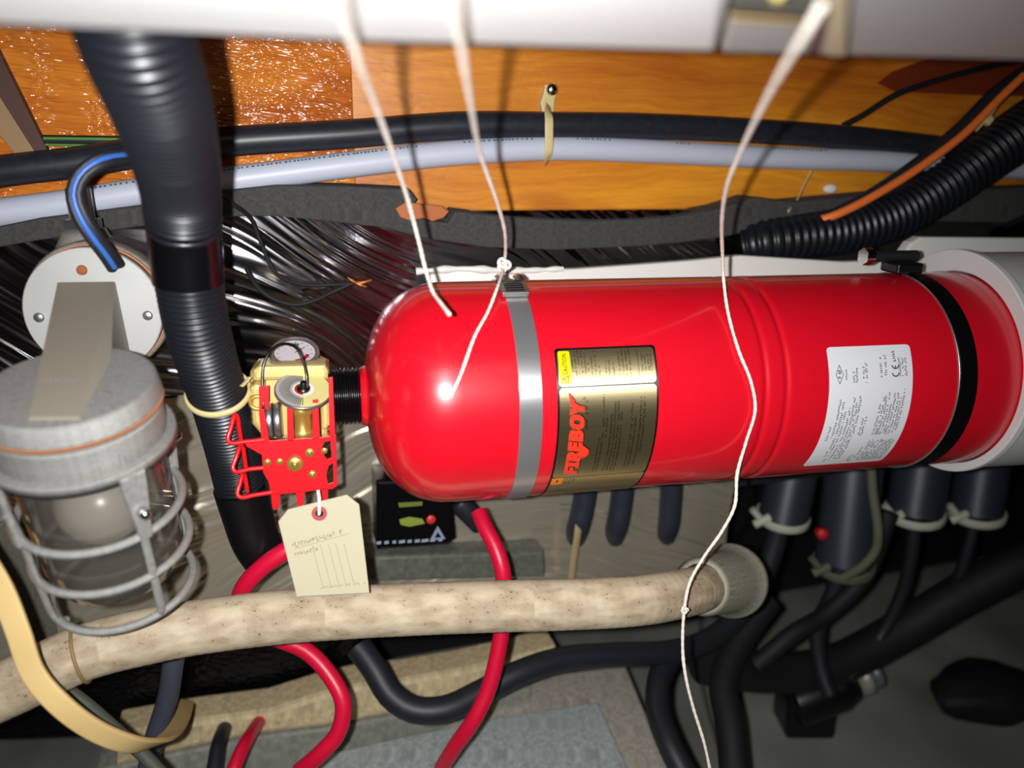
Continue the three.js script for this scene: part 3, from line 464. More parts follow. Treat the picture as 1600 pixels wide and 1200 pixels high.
// ---------------------------------------------------------------- caged lamp
{
  const root0 = at(145, 490, 0.7);
  const root = thing('bulkhead_lamp', 'grey cast metal caged lamp hanging from a round junction box at the left', 'lamp', { at: root0 });
  // junction box and its cover plate
  const pf = new Frame(at(146, 487, 0.7), V(0.97, 0.02, -0.22), V(0.03, 1, 0.03)), R = 0.0585;
  const cyl = (prof, m, name, parent = root) => { const g = latheY(prof, 64); g.rotateX(Math.PI / 2); g.applyMatrix4(pf.m); return part(name, g, m, parent); };
  cyl([[-0.075, 0], [-0.075, R + 0.004], [-0.018, R + 0.004], [-0.016, R + 0.001], [-0.016, 0]], mat.castDull, 'junction_box');
  cyl([[-0.016, 0], [-0.016, R + 0.001], [-0.011, R + 0.001], [-0.011, 0]], mat.gasket, 'gasket');
  const cover = cyl([[-0.011, 0], [-0.011, R], [-0.0015, R], [0, R - 0.0015], [0, 0]], mat.paleCast, 'cover_plate');
  for (const [px, py, m] of [[128, 422, mat.rust], [61, 496, mat.steel], [231, 493, mat.steel]]) {
    const c = pf.plane(px, py, 0), g = latheY([[-0.002, 0], [-0.002, 0.0048], [0.0012, 0.0044], [0.0022, 0.003], [0.0024, 0]], 24); g.rotateX(Math.PI / 2); g.translate(c.x, c.y, 0); const sl = new THREE.BoxGeometry(0.008, 0.001, 0.001); g.applyMatrix4(pf.m); const s = part('screw', g, m, cover); sl.rotateZ(0.4); sl.translate(c.x, c.y, 0.0023); sl.applyMatrix4(pf.m);
  }
  // mounting ear, conduit hub and nut
  const ear = plate([V(R - 0.004, -0.008, 0), V(R + 0.03, -0.018, 0), V(R + 0.032, -0.032, 0), V(R + 0.02, -0.036, 0), V(R - 0.012, -0.036, 0)], -0.07, 0.008, 0.002); ear.applyMatrix4(pf.m); part('mounting_ear', ear, mat.castDull, root);
  const hub = latheY([[R - 0.01, 0], [R - 0.01, 0.03], [R + 0.006, 0.021], [R + 0.012, 0.019], [R + 0.012, 0]], 32); hub.translate(-0.012, 0, -0.055); hub.applyMatrix4(pf.m); part('conduit_hub', hub, mat.castDull, root);
  const nut = latheY([[R + 0.011, 0], [R + 0.011, 0.0165], [R + 0.021, 0.0165], [R + 0.021, 0]], 6); nut.translate(-0.012, 0, -0.055); nut.applyMatrix4(pf.m); part('nut', toCreasedNormals(nut, 0.4), mat.steel, root);
  const pipe = new THREE.CylinderGeometry(0.011, 0.011, 0.03, 24); pipe.translate(-0.012, R + 0.034, -0.055); pipe.applyMatrix4(pf.m); part('conduit', pipe, mat.steel, root);
  // lamp body
  const L0 = at(130, 684, 0.577), L1 = at(194, 908, 0.652), axis = L0.clone().sub(L1), H = axis.length(); axis.normalize();
  const Xh = V(1, 0, 0), lf = new Frame(L0, Xh.clone().addScaledVector(axis, -Xh.dot(axis)), axis);
  const local = (g) => g.applyMatrix4(lf.m);
  const rF = 0.0650, rC = 0.0590;
  part('cap', local(latheY([[0.0305, 0], [0.0305, rC + 0.001], [0.032, rC + 0.0018], [0.045, rC], [0.0463, rC - 0.0015], [0.047, rC - 0.004], [0.047, 0]], 80)), mat.cast, root);
  part('cap_gasket', local(latheY([[0.028, 0], [0.028, rC + 0.002], [0.0305, rC + 0.002], [0.0305, 0]], 80)), mat.gasket, root);
  part('collar', local(latheY([[-0.004, 0.05], [-0.004, rC - 0.001], [0.012, rC], [0.022, rC], [0.028, rC + 0.0014], [0.028, 0.05]], 80)), mat.cast, root);
  part('flange', local(latheY([[-0.006, 0.052], [-0.006, rF], [0.001, rF], [0.002, rF - 0.001], [0.002, 0.052]], 80)), mat.cast, root);
  for (const a of [0.9, 2.4, 5.45]) { const g = box(0.003, 0.018, 0.004, 0.001); g.translate(0, 0.008, rC + 0.0005); g.rotateY(a); part('lug', local(g), mat.cast, root); }
  // guard cage
  const cage = part('cage', local(new THREE.TorusGeometry(0.0595, 0.0034, 12, 80).rotateX(Math.PI / 2).translate(0, -H * 0.42, 0)), mat.cast, root);
  const ringAt = (k, r) => part('ring', local(new THREE.TorusGeometry(r, 0.0034, 12, 80).rotateX(Math.PI / 2).translate(0, -H * k, 0)), mat.cast, cage);
  ringAt(0.70, 0.0585); ringAt(1.0, 0.0548);
  for (const deg of [233, 323, 53, 143]) {
    const a = deg * Math.PI / 180, q = (r, y) => V(r * Math.cos(a), y, -r * Math.sin(a));
    const front = q(0.0665, -0.004), tw = 0.0085, tang = V(-Math.sin(a), 0, -Math.cos(a)).multiplyScalar(1);
    const rib = sweep([q(0.0655, -0.002), q(0.0625, -H * 0.2), q(0.0600, -H * 0.42), q(0.059, -H * 0.7), q(0.0553, -H * 1.0), q(0.049, -H * 1.03)], { r: 0.0034, ry: 0.0026, seg: 12, up: V(Math.cos(a), 0, -Math.sin(a)), step: 0.004 }); part('rib', local(rib), mat.cast, cage);
    // flat tab that widens towards the flange
    const s = new THREE.Shape([[-tw, 0], [tw, 0], [tw * 0.95, -0.012], [0.0035, -H * 0.40], [-0.0035, -H * 0.40], [-tw * 0.95, -0.012]].map((v) => new THREE.Vector2(...v)));
    const g = new THREE.ExtrudeGeometry(s, { depth: 0.003, bevelEnabled: true, bevelThickness: 0.0008, bevelSize: 0.0008, bevelSegments: 1 }); g.rotateX(0.035); g.translate(0, -0.003, 0.0635); g.rotateY(a + Math.PI / 2); part('tab', local(g), mat.cast, cage);
    const sc = latheY([[0, 0], [0, 0.0042], [0.007, 0.004], [0.0085, 0.0025], [0.0085, 0]], 20); sc.rotateX(Math.PI / 2); sc.translate(0, -H * 0.24, 0.0662); sc.rotateY(a + Math.PI / 2); part('screw', local(sc), mat.chrome, cage);
  }
  const gl = 0.0530;
  part('globe', local(latheY([[0.004, gl - 0.002], [-H * 0.1, gl], [-H * 0.72, gl - 0.001], [-H * 0.88, gl - 0.008], [-H * 0.98, gl * 0.55], [-H * 1.0, 0]].reverse(), 72)), new THREE.MeshPhysicalMaterial({ color: 0xd5d2cc, transmission: 0.95, roughness: 0.03, thickness: 0, ior: 1.5 }), root);
  const bulb = []; for (let i = 0; i <= 24; i++) { const a = i / 24 * Math.PI; bulb.push([-H * 0.42 + 0.034 * Math.cos(Math.PI - a), 0.034 * Math.sin(a)]); }
  part('bulb', local(latheY(bulb, 48)), M(0xa9a69e, 0.3, 0, { clearcoat: 0.8 }), root);
  part('socket', local(latheY([[-H * 0.22, 0], [-H * 0.22, 0.016], [0.0, 0.020], [0.0, 0]], 32)), mat.castDull, root);
  // hollow arm from the cover plate down on to the cap
  const capPt = (px, py) => { const p = lf.l(CAM), e = lf.l(CAM.clone().add(rayDir(px, py))).sub(p), t = (0.047 - p.y) / e.y; return lf.w(...p.addScaledVector(e, t).toArray()); };
  const TL = pf.wplane(90, 441, 0.012), TR = pf.wplane(178, 440, 0.012), BL = capPt(46, 655), BR = capPt(126, 655), TLb = pf.wplane(93, 444, -0.002), TRb = pf.wplane(181, 443, -0.002), CLb = pf.wplane(104, 560, -0.002), CRb = pf.wplane(207, 566, -0.002), KL = capPt(72, 610), KR = capPt(174, 563);
  const up = axis.clone().multiplyScalar(0.004), BLu = BL.clone().addScaledVector(axis, 0.0015), BRu = BR.clone().addScaledVector(axis, 0.0015);
  const quads = [[TL, BLu, BRu, TR], [TR, BRu, KR, CRb], [TR, CRb, TRb, TR], [TL, TR, TRb, TLb], [TL, CLb, KL, BLu], [TL, TLb, CLb, TL], [BLu, BL, BR, BRu], [BRu, BR, KR, BRu], [BLu, KL, BL, BLu]];
  const ap = []; for (const [a, b, c, d] of quads) for (const v of [a, b, c, a, c, d]) ap.push(v.x, v.y, v.z);
  const ag = new THREE.BufferGeometry(); ag.setAttribute('position', new THREE.Float32BufferAttribute(ap, 3)); ag.setAttribute('uv', new THREE.Float32BufferAttribute(new Float32Array(ap.length / 3 * 2).map((_, i) => ap[Math.floor(i / 2) * 3 + (i % 2)]), 2)); ag.computeVertexNormals();
  const arm = part('arm', ag, new THREE.MeshPhysicalMaterial({ color: 0x978f80, roughness: 0.55, metalness: 0.2, side: THREE.DoubleSide }), root);
  // raised marks cast into the arm
  for (let i = 0; i < 7; i++) { const t = 0.14 + i * 0.11, v = 0.775, a = TL.clone().lerp(BLu, v), b = TR.clone().lerp(BRu, v), c = a.clone().lerp(b, t), nrm = BLu.clone().sub(TL).cross(TR.clone().sub(TL)).normalize(); const tz = new THREE.TorusGeometry(0.0017, 0.0005, 6, 14, i % 3 ? 6.283 : 4); tz.applyQuaternion(new THREE.Quaternion().setFromUnitVectors(V(0, 0, 1), nrm)); tz.translate(c.x, c.y, c.z); part('cast_mark', tz, mat.castDull, arm); }
}

// ---------------------------------------------------------------- hoses and cables on the panelling
const onWall = (px, py, off) => WALL.wplane(px, py, off);
single('black_hose', sweep([[-160, 300], [0, 268], [120, 254], [210, 239], [340, 223], [550, 209], [720, 196], [860, 196], [1000, 197], [1200, 206], [1350, 217], [1470, 230], [1640, 246]].map(([a, b]) => onWall(a, b, 0.022)), { r: 0.0155, step: 0.02, seg: 24 }), M(0x2b2f37, 0.4, 0, { map: rep(grime, 6, 6) }), 'smooth black hose running along the varnished panelling above the grey hose', 'hose');
{
  const root = thing('grey_hose', 'pale grey hose with tiny print running along the panelling below the black hose', 'hose', { at: onWall(800, 250, 0.02) });
  const path = [[-160, 352], [0, 332], [100, 319], [200, 303], [340, 284], [550, 257], [700, 240], [860, 232], [1000, 236], [1200, 246], [1400, 253], [1640, 268]].map(([a, b]) => onWall(a, b, 0.024));
  part('tube', sweep(path, { r: 0.0142, step: 0.02, seg: 28 }), mat.greyHose, root);
  const curve = new THREE.CatmullRomCurve3(path, false, 'centripetal'), L = curve.getLength(), marks = [];
  for (let s = 0.18; s < L - 0.05; s += 0.0034 + 0.003 * rnd()) { if (N3(s * 9, 3) < -0.12) { s += 0.012; continue; } const t = s / L, p = curve.getPointAt(t), T = curve.getTangentAt(t), up = V(0, 1, 0).addScaledVector(T, -T.y).normalize(), out = T.clone().cross(up).normalize(), n = up.clone().multiplyScalar(0.76).addScaledVector(out, 0.65).normalize(), g = new THREE.BoxGeometry(0.0016 + 0.001 * rnd(), 0.0024, 0.0003); g.applyMatrix4(new THREE.Matrix4().makeBasis(T, n.clone().cross(T), n).setPosition(p.clone().addScaledVector(n, 0.0142))); marks.push(g); }
  const m = part('print', merge(marks), M(0x5a5f74, 0.7), root); m.userData.kind = 'stuff';
}
{
  const root = thing('cable_tie_mount', 'cream screw mount cable tie holding the black and grey hoses to the panelling', 'cable tie', { at: onWall(857, 180, 0) });
  const head = platePx(WALL, [[852, 132], [868, 128], [872, 142], [868, 155], [866, 176], [848, 178], [845, 160], [850, 145]], 0.0, 0.009, 0.002); head.applyMatrix4(WALL.m); part('mount', head, mat.tie, root);
  const st = sweep([[857, 165, 0.012], [857, 176, 0.034], [858, 188, 0.0415], [858, 200, 0.0425], [858, 214, 0.0425], [858, 228, 0.0425], [857, 240, 0.0405], [856, 249, 0.032], [855, 254, 0.014]].map((a) => onWall(...a)), { r: 0.0052, ry: 0.0008, up: WALL.Z, seg: 12, step: 0.003 }); part('strap', st, mat.tie, root);
  const c = WALL.plane(862, 140, 0.009), g = latheY([[-0.003, 0], [-0.003, 0.0075], [0.0025, 0.0068], [0.005, 0.004], [0.0055, 0]], 24); g.rotateX(Math.PI / 2); g.translate(c.x, c.y, 0.009); g.applyMatrix4(WALL.m); part('screw', g, mat.chrome, root);
}
{
  const root = thing('striped_cable', 'short black cable with two green stripes on the panelling at upper left', 'cable', { at: onWall(140, 220, 0.01) });
  const line = (y0, y1, r, off, m, n) => part(n, sweep([[68, y0], [140, y0 + 1], [230, y1]].map(([a, b]) => onWall(a, b, off)), { r, seg: 12, step: 0.02 }), m, root);
  line(219, 221, 0.0052, 0.012, mat.blackMatt, 'jacket'); line(216, 218, 0.0016, 0.0162, mat.green, 'stripe'); line(226, 227, 0.0014, 0.0152, mat.green, 'stripe');
}
single('thin_wire', sweep([[1318, 196, .012], [1345, 182, .012], [1400, 148, .014], [1450, 130, .016], [1520, 110, .018], [1620, 88, .02], [1700, 70, .02]].map((a) => onWall(...a)), { r: 0.0042, seg: 12, step: 0.01 }), mat.blackMatt, 'thin black wire curving across the dark wood patch at upper right', 'wire');

// ---------------------------------------------------------------- corrugated conduits
{
  const root = thing('corrugated_conduit', 'large black corrugated conduit coming down from above at upper left', 'conduit', { at: at(285, 380, 0.6) });
  const P = pts([[150, -140, .36], [192, -20, .385], [218, 70, .41], [247, 150, .45], [270, 230, .51], [283, 300, .57], [288, 360, .60]]);
  part('upper_tube', sweep(P, { r: 0.0305, rad: ((c) => (t, s) => lerp(1.02, 0.92, t) * c(t, s))(corrugated(0.0062, 0.075)), step: 0.0008, seg: 32 }), mat.hoseBlack, root);
  part('tape_sleeve', sweep(pts([[286, 345, .595], [290, 385, .605], [295, 440, .617]]), { r: 0.0275, rad: (t, s) => 1 + 0.015 * N3(s * 60, 2), step: 0.004, seg: 32 }), mat.blackGloss, root);
  part('lower_tube', sweep(pts([[293, 420, .613], [304, 490, .635], [322, 560, .67], [344, 630, .715], [362, 700, .76], [378, 770, .79]]), { r: 0.0265, rad: ((c) => (t, s) => lerp(1, 0.94, t) * c(t, s))(corrugated(0.0048, 0.085)), step: 0.0007, seg: 32 }), mat.hoseBlack, root);
  part('end_sleeve', sweep(pts([[376, 760, .787], [386, 800, .80], [400, 846, .81], [418, 875, .82]]), { r: 0.027, rad: (t, s) => lerp(1, 0.86, t), step: 0.005, seg: 32 }), mat.black, root);
  const tie = at(341, 613, .704), ax = at(362, 700, .76).sub(at(322, 560, .67)).normalize(), tg = new THREE.TorusGeometry(0.0276, 0.0022, 8, 48); tg.scale(1, 1, 1.6); tg.applyQuaternion(new THREE.Quaternion().setFromUnitVectors(V(0, 0, 1), ax)); tg.translate(tie.x, tie.y, tie.z);
  part('cable_tie', tg, mat.tie, root);
  part('tie_tail', sweep(pts([[378, 603, .69], [384, 597, .695], [390, 590, .70]]), { r: 0.0022, ry: 0.001, seg: 8 }), mat.tie, root);
}
single('corrugated_conduit', sweep([[1640, 178, .043], [1600, 205, .043], [1540, 245, .043], [1470, 295, .045], [1400, 335, .05], [1330, 358, .055], [1260, 369, .056], [1195, 378, .05], [1160, 385, .035]].map((a) => onWall(...a)).reverse(), { r: 0.033, rad: ((c) => (t, s) => lerp(0.86, 1.2, t) * c(t, s))(corrugated(0.0115, 0.10)), step: 0.0009, seg: 36 }), mat.hoseBlack, 'black corrugated conduit rising to the right edge above the red tank', 'conduit');
{
  const P = (l, d = 0) => l.map(([a, b, o]) => onWall(a, b, o + d));
  single('black_cable', sweep(P([[1640, 80, .05], [1600, 112, .05], [1555, 145, .05], [1500, 200, .052], [1440, 250, .052], [1380, 292, .05], [1330, 322, .05], [1285, 343, .05], [1255, 352, .045]]), { r: 0.0085, seg: 16, step: 0.01 }), mat.rubber, 'black cable beside the orange wire at upper right', 'cable');
  single('orange_wire', sweep(P([[1600, 118, .075], [1566, 150, .075], [1508, 208, .076], [1448, 254, .077], [1393, 290, .078], [1338, 321, .078], [1300, 338, .074], [1272, 346, .062]]), { r: 0.0054, seg: 16, step: 0.01 }), mat.orange, 'bright orange wire curving down along the corrugated conduit at right', 'wire');
  const r = thing('cable_tie', 'cream cable tie with loose tail on the orange wire beside the conduit at right', 'cable tie', { at: onWall(1545, 180, .06) });
  part('head', alongAxis(box(0.016, 0.012, 0.009, 0.002), onWall(1560, 165, .06).sub(onWall(1540, 190, .06)), onWall(1541, 186, .066)), mat.tie, r);
  part('tail', sweep(P([[1524, 204, .06], [1541, 186, .068], [1556, 167, .066], [1570, 150, .064]]), { r: 0.0045, ry: 0.0012, seg: 10 }), mat.tie, r);
  single('cable_tie', sweep(P([[1232, 330, .05], [1246, 312, .03], [1258, 286, .02], [1270, 264, .018]]), { r: 0.0028, ry: 0.0012, rad: (t, s) => 0.8 + 0.3 * N3(s * 220, 1), seg: 8, step: 0.003 }), mat.tie, 'loose cream cable tie tail on the wood below the grey hose', 'cable tie');
  const blob = new THREE.IcosahedronGeometry(0.008, 2); blob.scale(1.2, 0.8, 0.6); const b = onWall(1297, 295, 0.004); blob.translate(b.x, b.y, b.z); single('sealant_dab', blob, mat.silicone, 'small white dab of sealant on the wood below the grey hose', 'sealant');
}
// twin flat wire, black and blue
{
  const root = thing('twin_wire', 'flat twin wire in black and blue looping in front of the round junction box', 'wire', { at: at(140, 330, .62) });
  const p = [[232, 240, .66], [200, 243, .64], [160, 250, .62], [128, 272, .615], [116, 303, .615], [126, 337, .62], [146, 370, .63], [166, 396, .645], [180, 417, .66]];
  const off = (d, z) => p.map(([x, y, q], i) => { const a = p[Math.max(0, i - 1)], b = p[Math.min(p.length - 1, i + 1)], l = Math.hypot(b[0] - a[0], b[1] - a[1]); return at(x - (b[1] - a[1]) / l * d, y + (b[0] - a[0]) / l * d, q + z); });
  part('black_core', sweep(off(-6.5, 0), { r: 0.0042, seg: 14 }), mat.rubber, root); part('blue_core', sweep(off(1, -0.0025), { r: 0.0026, seg: 12 }), mat.blue, root); part('black_core', sweep(off(7, 0.001), { r: 0.0034, seg: 14 }), mat.rubber, root);
}
// thin wires over the film
{
  const a = [[338, 300, .08], [362, 318, .08], [392, 342, .06], [412, 390, .055], [432, 428, .055], [470, 444, .05], [520, 445, .05], [552, 443, .05]].map((q) => onWall(...q));
  const root = thing('bare_wire', 'thin black wire over the shiny film ending in frayed copper', 'wire', { at: a[7] });
  part('wire', sweep(a, { r: 0.0022, seg: 10 }), mat.blackMatt, root);
  const tip = onWall(556, 442, .05); for (const [x, y] of [[544, 434], [550, 437], [572, 448], [580, 438], [572, 441]]) part('strand', sweep([tip, onWall((x + 558) / 2, (y + 442) / 2 + 1, .054), onWall(x, y, .05)], { r: 0.0012, seg: 6 }), mat.copper, root);
  single('thin_wire', sweep([[385, 420, .06], [402, 448, .055], [425, 466, .055], [460, 476, .055], [490, 470, .055], [520, 456, .05], [548, 444, .05]].map((q) => onWall(...q)), { r: 0.0026, seg: 10 }), mat.blackMatt, 'thin black wire sagging over the shiny film above the gauge', 'wire');
}

// ---------------------------------------------------------------- strings
function twine(list, label, knots = []) {
  const P = pts(list), root = thing('cotton_string', label, 'string', { at: P[P.length - 1] });
  part('strand', sweep(P, { r: 0.0016, rad: (t, s) => 1 + 0.08 * Math.sin(s * 900) + 0.2 * N3(s * 70, 4), step: 0.0015, seg: 10 }), mat.string, root);
  for (const [q, r] of knots) { const g = new THREE.TorusKnotGeometry(r, r * 0.42, 48, 8, 2, 3); g.translate(...at(...q).toArray()); part('knot', g, mat.string, root); }
}
const frontOf = (px, py, gap = 0.004) => { const [s, p] = cylHit(px, py, RC + gap), w = CYL.w(s, (RC + gap) * Math.sin(p), (RC + gap) * Math.cos(p)); return [px, py, camPt(0, 0, -1).sub(CAM).dot(w.clone().sub(CAM))]; };
twine([[530, -60, .21], [541, 30, .28], [558, 90, .33], [585, 160, .41], [612, 235, .49], [638, 315, .57], [655, 380, .61], [666, 425, .63], [676, 455, .62], [690, 475, .60], [702, 491, .585]], 'cotton string leftmost of three, ending free before the dome of the red tank');
twine([[712, -60, .21], [714, 20, .27], [722, 80, .325], [735, 160, .41], [752, 245, .53], [778, 320, .62], [789, 365, .68], [788, 412, .745], [777, 450, .70], frontOf(762, 488, .006), frontOf(742, 525), frontOf(720, 585), frontOf(704, 621)], 'cotton string knotted at the steel strap, its end on the red dome', [[[787, 414, .742], 0.0042]]);
twine([[1284, 8, .272], [1262, 45, .285], [1228, 100, .325], [1192, 165, .40], [1158, 235, .49], [1136, 290, .56], [1128, 345, .64], [1129, 400, .71], [1131, 440, .735], frontOf(1138, 490, .006), frontOf(1155, 550), frontOf(1173, 595), frontOf(1180, 640), frontOf(1166, 690, .006), [1152, 740, .735], [1148, 790, .74], [1128, 830, .745], [1100, 870, .75], [1078, 910, .755], [1069, 955, .76], [1067, 1020, .765], [1072, 1060, .765], [1083, 1105, .77], [1100, 1160, .775], [1112, 1215, .78]], 'long cotton string hanging over the middle of the red tank down to the bilge', [[[1070, 953, .757], 0.0024]]);

// ---------------------------------------------------------------- below the tank
{
  const tex = dataTex(512, 512, (u, v) => { const n = fbm(u * 14, v * 6, 3, 5), m = fbm(u * 70, v * 60, 7), k = smooth(-0.3, 0.5, n + 0.18 * Math.cos(u * 6.2832 / 0.8 * 2)) * 0.55, sp = smooth(0.22, 0.36, m) * smooth(-0.1, 0.2, n); const a = [0.79, 0.73, 0.62], b = [0.52, 0.43, 0.32]; return [0, 1, 2].map((i) => lerp(lerp(a[i], b[i], k), b[i] * 0.6, sp * 0.6)); });
  const root = thing('bilge_hose', 'thick grimy cream ribbed hose crossing the picture below the lamp and tag', 'hose', { at: at(600, 970, .76) });
  const P = pts([[-200, 1180, .66], [-60, 1108, .67], [40, 1063, .68], [130, 1020, .695], [250, 990, .715], [400, 968, .74], [560, 956, .755], [750, 948, .77], [900, 944, .785], [1000, 938, .80], [1075, 925, .84], [1120, 912, .92]]);
  part('tube', sweep(P, { r: 0.0255, rad: ((c) => (t, s) => c(t, s) * (1 + 0.015 * N3(s * 20, 1)))(corrugated(0.009, 0.008)), step: 0.0018, seg: 36 }), new THREE.MeshPhysicalMaterial({ map: rep(tex, 5, 5), roughness: 0.62, bumpMap: rep(speckle, 10, 10), bumpScale: 0.0005 }), root);
  const e = at(1118, 912, .915), ax = at(1165, 905, 1.02).sub(at(1075, 925, .84)).normalize();
  part('cuff', alongAxis(latheY([[-0.05, 0.026], [-0.05, 0.033], [0.04, 0.036], [0.052, 0.045], [0.062, 0.046], [0.064, 0.043], [0.064, 0.026]], 40), ax, e), M(0xb4b09c, 0.65, 0, { map: rep(grime, 6, 6) }), root);
  const k = at(127, 1021, .695), ak = at(250, 990, .715).sub(at(40, 1063, .68)).normalize(), tg = new THREE.TorusGeometry(0.0262, 0.0016, 8, 40); tg.applyQuaternion(new THREE.Quaternion().setFromUnitVectors(V(0, 0, 1), ak)); tg.translate(k.x, k.y, k.z); part('ring', tg, M(0x8a7446, 0.6), root);
}
single('flat_strap', sweep(pts([[-40, 850, .60], [2, 920, .6], [28, 985, .6], [52, 1052, .605], [95, 1102, .61], [150, 1142, .63], [205, 1163, .66], [240, 1162, .70], [268, 1146, .77], [284, 1122, .86], [292, 1098, .95]]), { r: 0.0088, ry: 0.0026, up: V(0.25, 0.25, 1), seg: 16, step: 0.006, square: true }), M(0xd4b678, 0.6), 'flat cream cable sweeping down in front of the grimy hose at lower left', 'cable');
single('grey_tube', sweep(pts([[278, 990, .85], [270, 1040, .86], [262, 1090, .88], [240, 1160, .9], [225, 1230, .9]]), { r: 0.0115, seg: 18 }), M(0x474b58, 0.5), 'grey blue tube going down behind the grimy hose at lower left', 'tube');
single('grey_tube', sweep(pts([[95, 1070, .72], [140, 1105, .72], [180, 1140, .715], [225, 1180, .71], [270, 1230, .70]]), { r: 0.0062, seg: 14 }), M(0x484a40, 0.6), 'thin dull green grey tube crossing the flat cream cable at lower left', 'tube');
single('red_cable', sweep(pts([[490, 838, .80], [450, 858, .79], [410, 886, .79], [380, 920, .80], [376, 960, .83], [400, 985, .85], [440, 1000, .86], [480, 1018, .86], [515, 1055, .855], [536, 1098, .85], [528, 1145, .85], [500, 1178, .85], [468, 1205, .86]]), { r: 0.0094, seg: 20 }), mat.redCable, 'thick red cable looping behind the grimy hose below the paper tag', 'cable');
single('red_cable', sweep(pts([[748, 800, .90], [757, 822, .89], [774, 855, .88], [785, 890, .875], [787, 930, .88], [785, 975, .885], [776, 1030, .885], [762, 1080, .885], [740, 1125, .885], [712, 1165, .90], [690, 1200, .93]]), { r: 0.0094, seg: 20 }), mat.redCable, 'thick red cable dropping from the black box behind the grimy hose', 'cable');
single('red_cable', sweep(pts([[420, 1105, 1.09], [402, 1132, 1.03], [380, 1168, .96], [360, 1215, .93], [352, 1240, .93]]), { r: 0.0088, seg: 16 }), mat.redCable, 'short piece of red cable at the bottom left edge', 'cable');
single('black_cable', sweep(pts([[365, 1105, 1.09], [352, 1135, 1.03], [340, 1170, .97], [330, 1235, .93]]), { r: 0.0095, seg: 16 }), mat.rubber, 'short black cable beside the red piece at the bottom left edge', 'cable');
// black box with coloured marks
{
  const z = 0.03, root = thing('control_box', 'small black electrical box with a red dot below the left end of the red tank', 'box', { frame: WALL });
  part('case', platePx(WALL, [[588, 752], [704, 750], [714, 842], [700, 852], [590, 860]], z, 0.05, 0.004), mat.blackGloss, root);
  const f = z + 0.05;
  part('mark', platePx(WALL, [[624, 812], [640, 808], [660, 811], [664, 818], [640, 823], [626, 820]], f, 0.001), M(0x8a9a3a, 0.5), root, 'yellow green mark'); part('mark', platePx(WALL, [[622, 786], [660, 784], [660, 790], [624, 793]], f, 0.001), M(0x6d7a34, 0.5), root, 'yellow green mark');
  const c = WALL.plane(673, 811, f), d = latheY([[0, 0], [0, 0.0062], [0.003, 0.0056], [0.004, 0]], 24); d.rotateX(Math.PI / 2); d.translate(c.x, c.y, f); part('button', d, M(0xd8382c, 0.4), root, 'red dot');
  const pr = []; for (let i = 0; i < 9; i++) { const px = 592 + i * 12, q = WALL.plane(px, 848 - i * 0.6, f), g = new THREE.BoxGeometry(0.004 + 0.005 * rnd(), 0.004, 0.0006); g.translate(q.x, q.y, f + 0.0002); pr.push(g); } const pm = part('print', merge(pr), M(0x9aa2b4, 0.6), root, 'small pale print'); pm.userData.kind = 'stuff';
  part('symbol', platePx(WALL, [[672, 844], [684, 822], [696, 842]], f, 0.0008, 0, [[[679, 841], [684, 831], [690, 840]]]), M(0x8d9cae, 0.6), root, 'pale triangle print');
  part('terminal', alongAxis(latheY([[0, 0], [0, 0.016], [0.05, 0.014], [0.05, 0]], 24), onWall(758, 828, .06).sub(onWall(705, 770, .06)), onWall(716, 782, .058).sub(V(0, 0, 0))).applyMatrix4(WALL.m.clone().invert()), mat.rubber, root);
}
// rail on the insulation
{ const g = platePx(WALL, [[470, 874], [850, 862], [852, 884], [852, 902], [470, 912]], 0.028, 0.04, 0.004); g.applyMatrix4(WALL.m); single('rail', g, M(0x787a6e, 0.5, 0.1, { map: rep(grime, 6, 6) }), 'grey green rail on the insulation just above the grimy hose', 'rail'); }
single('tan_tie', sweep([[905, 800, .05], [903, 830, .06], [897, 870, .06], [892, 915, .06]].map((q) => onWall(...q)), { r: 0.0052, ry: 0.002, up: WALL.Z, seg: 12 }), M(0xa8946a, 0.6), 'tan cable tie strip hanging between the tank and the grimy hose', 'cable tie');
for (const [x0, x1, l] of [[918, 905, 'first dark upright pipe behind the tank, next to the tan strip'], [975, 965, 'second dark upright pipe from the tan strip, behind the tank'], [1050, 1045, 'third dark upright pipe from the tan strip, behind the tank']])
  single('upright_pipe', sweep([[x0, 660, .045], [x0, 740, .045], [(x0 + x1) / 2, 790, .045], [x1, 818, .045], [x1 - 6, 838, .02], [x1 - 10, 848, -.01]].map((q) => onWall(...q)), { r: 0.0165, seg: 20 }), mat.pipe, l, 'pipe', { group: 'dark upright pipes behind the tank' });

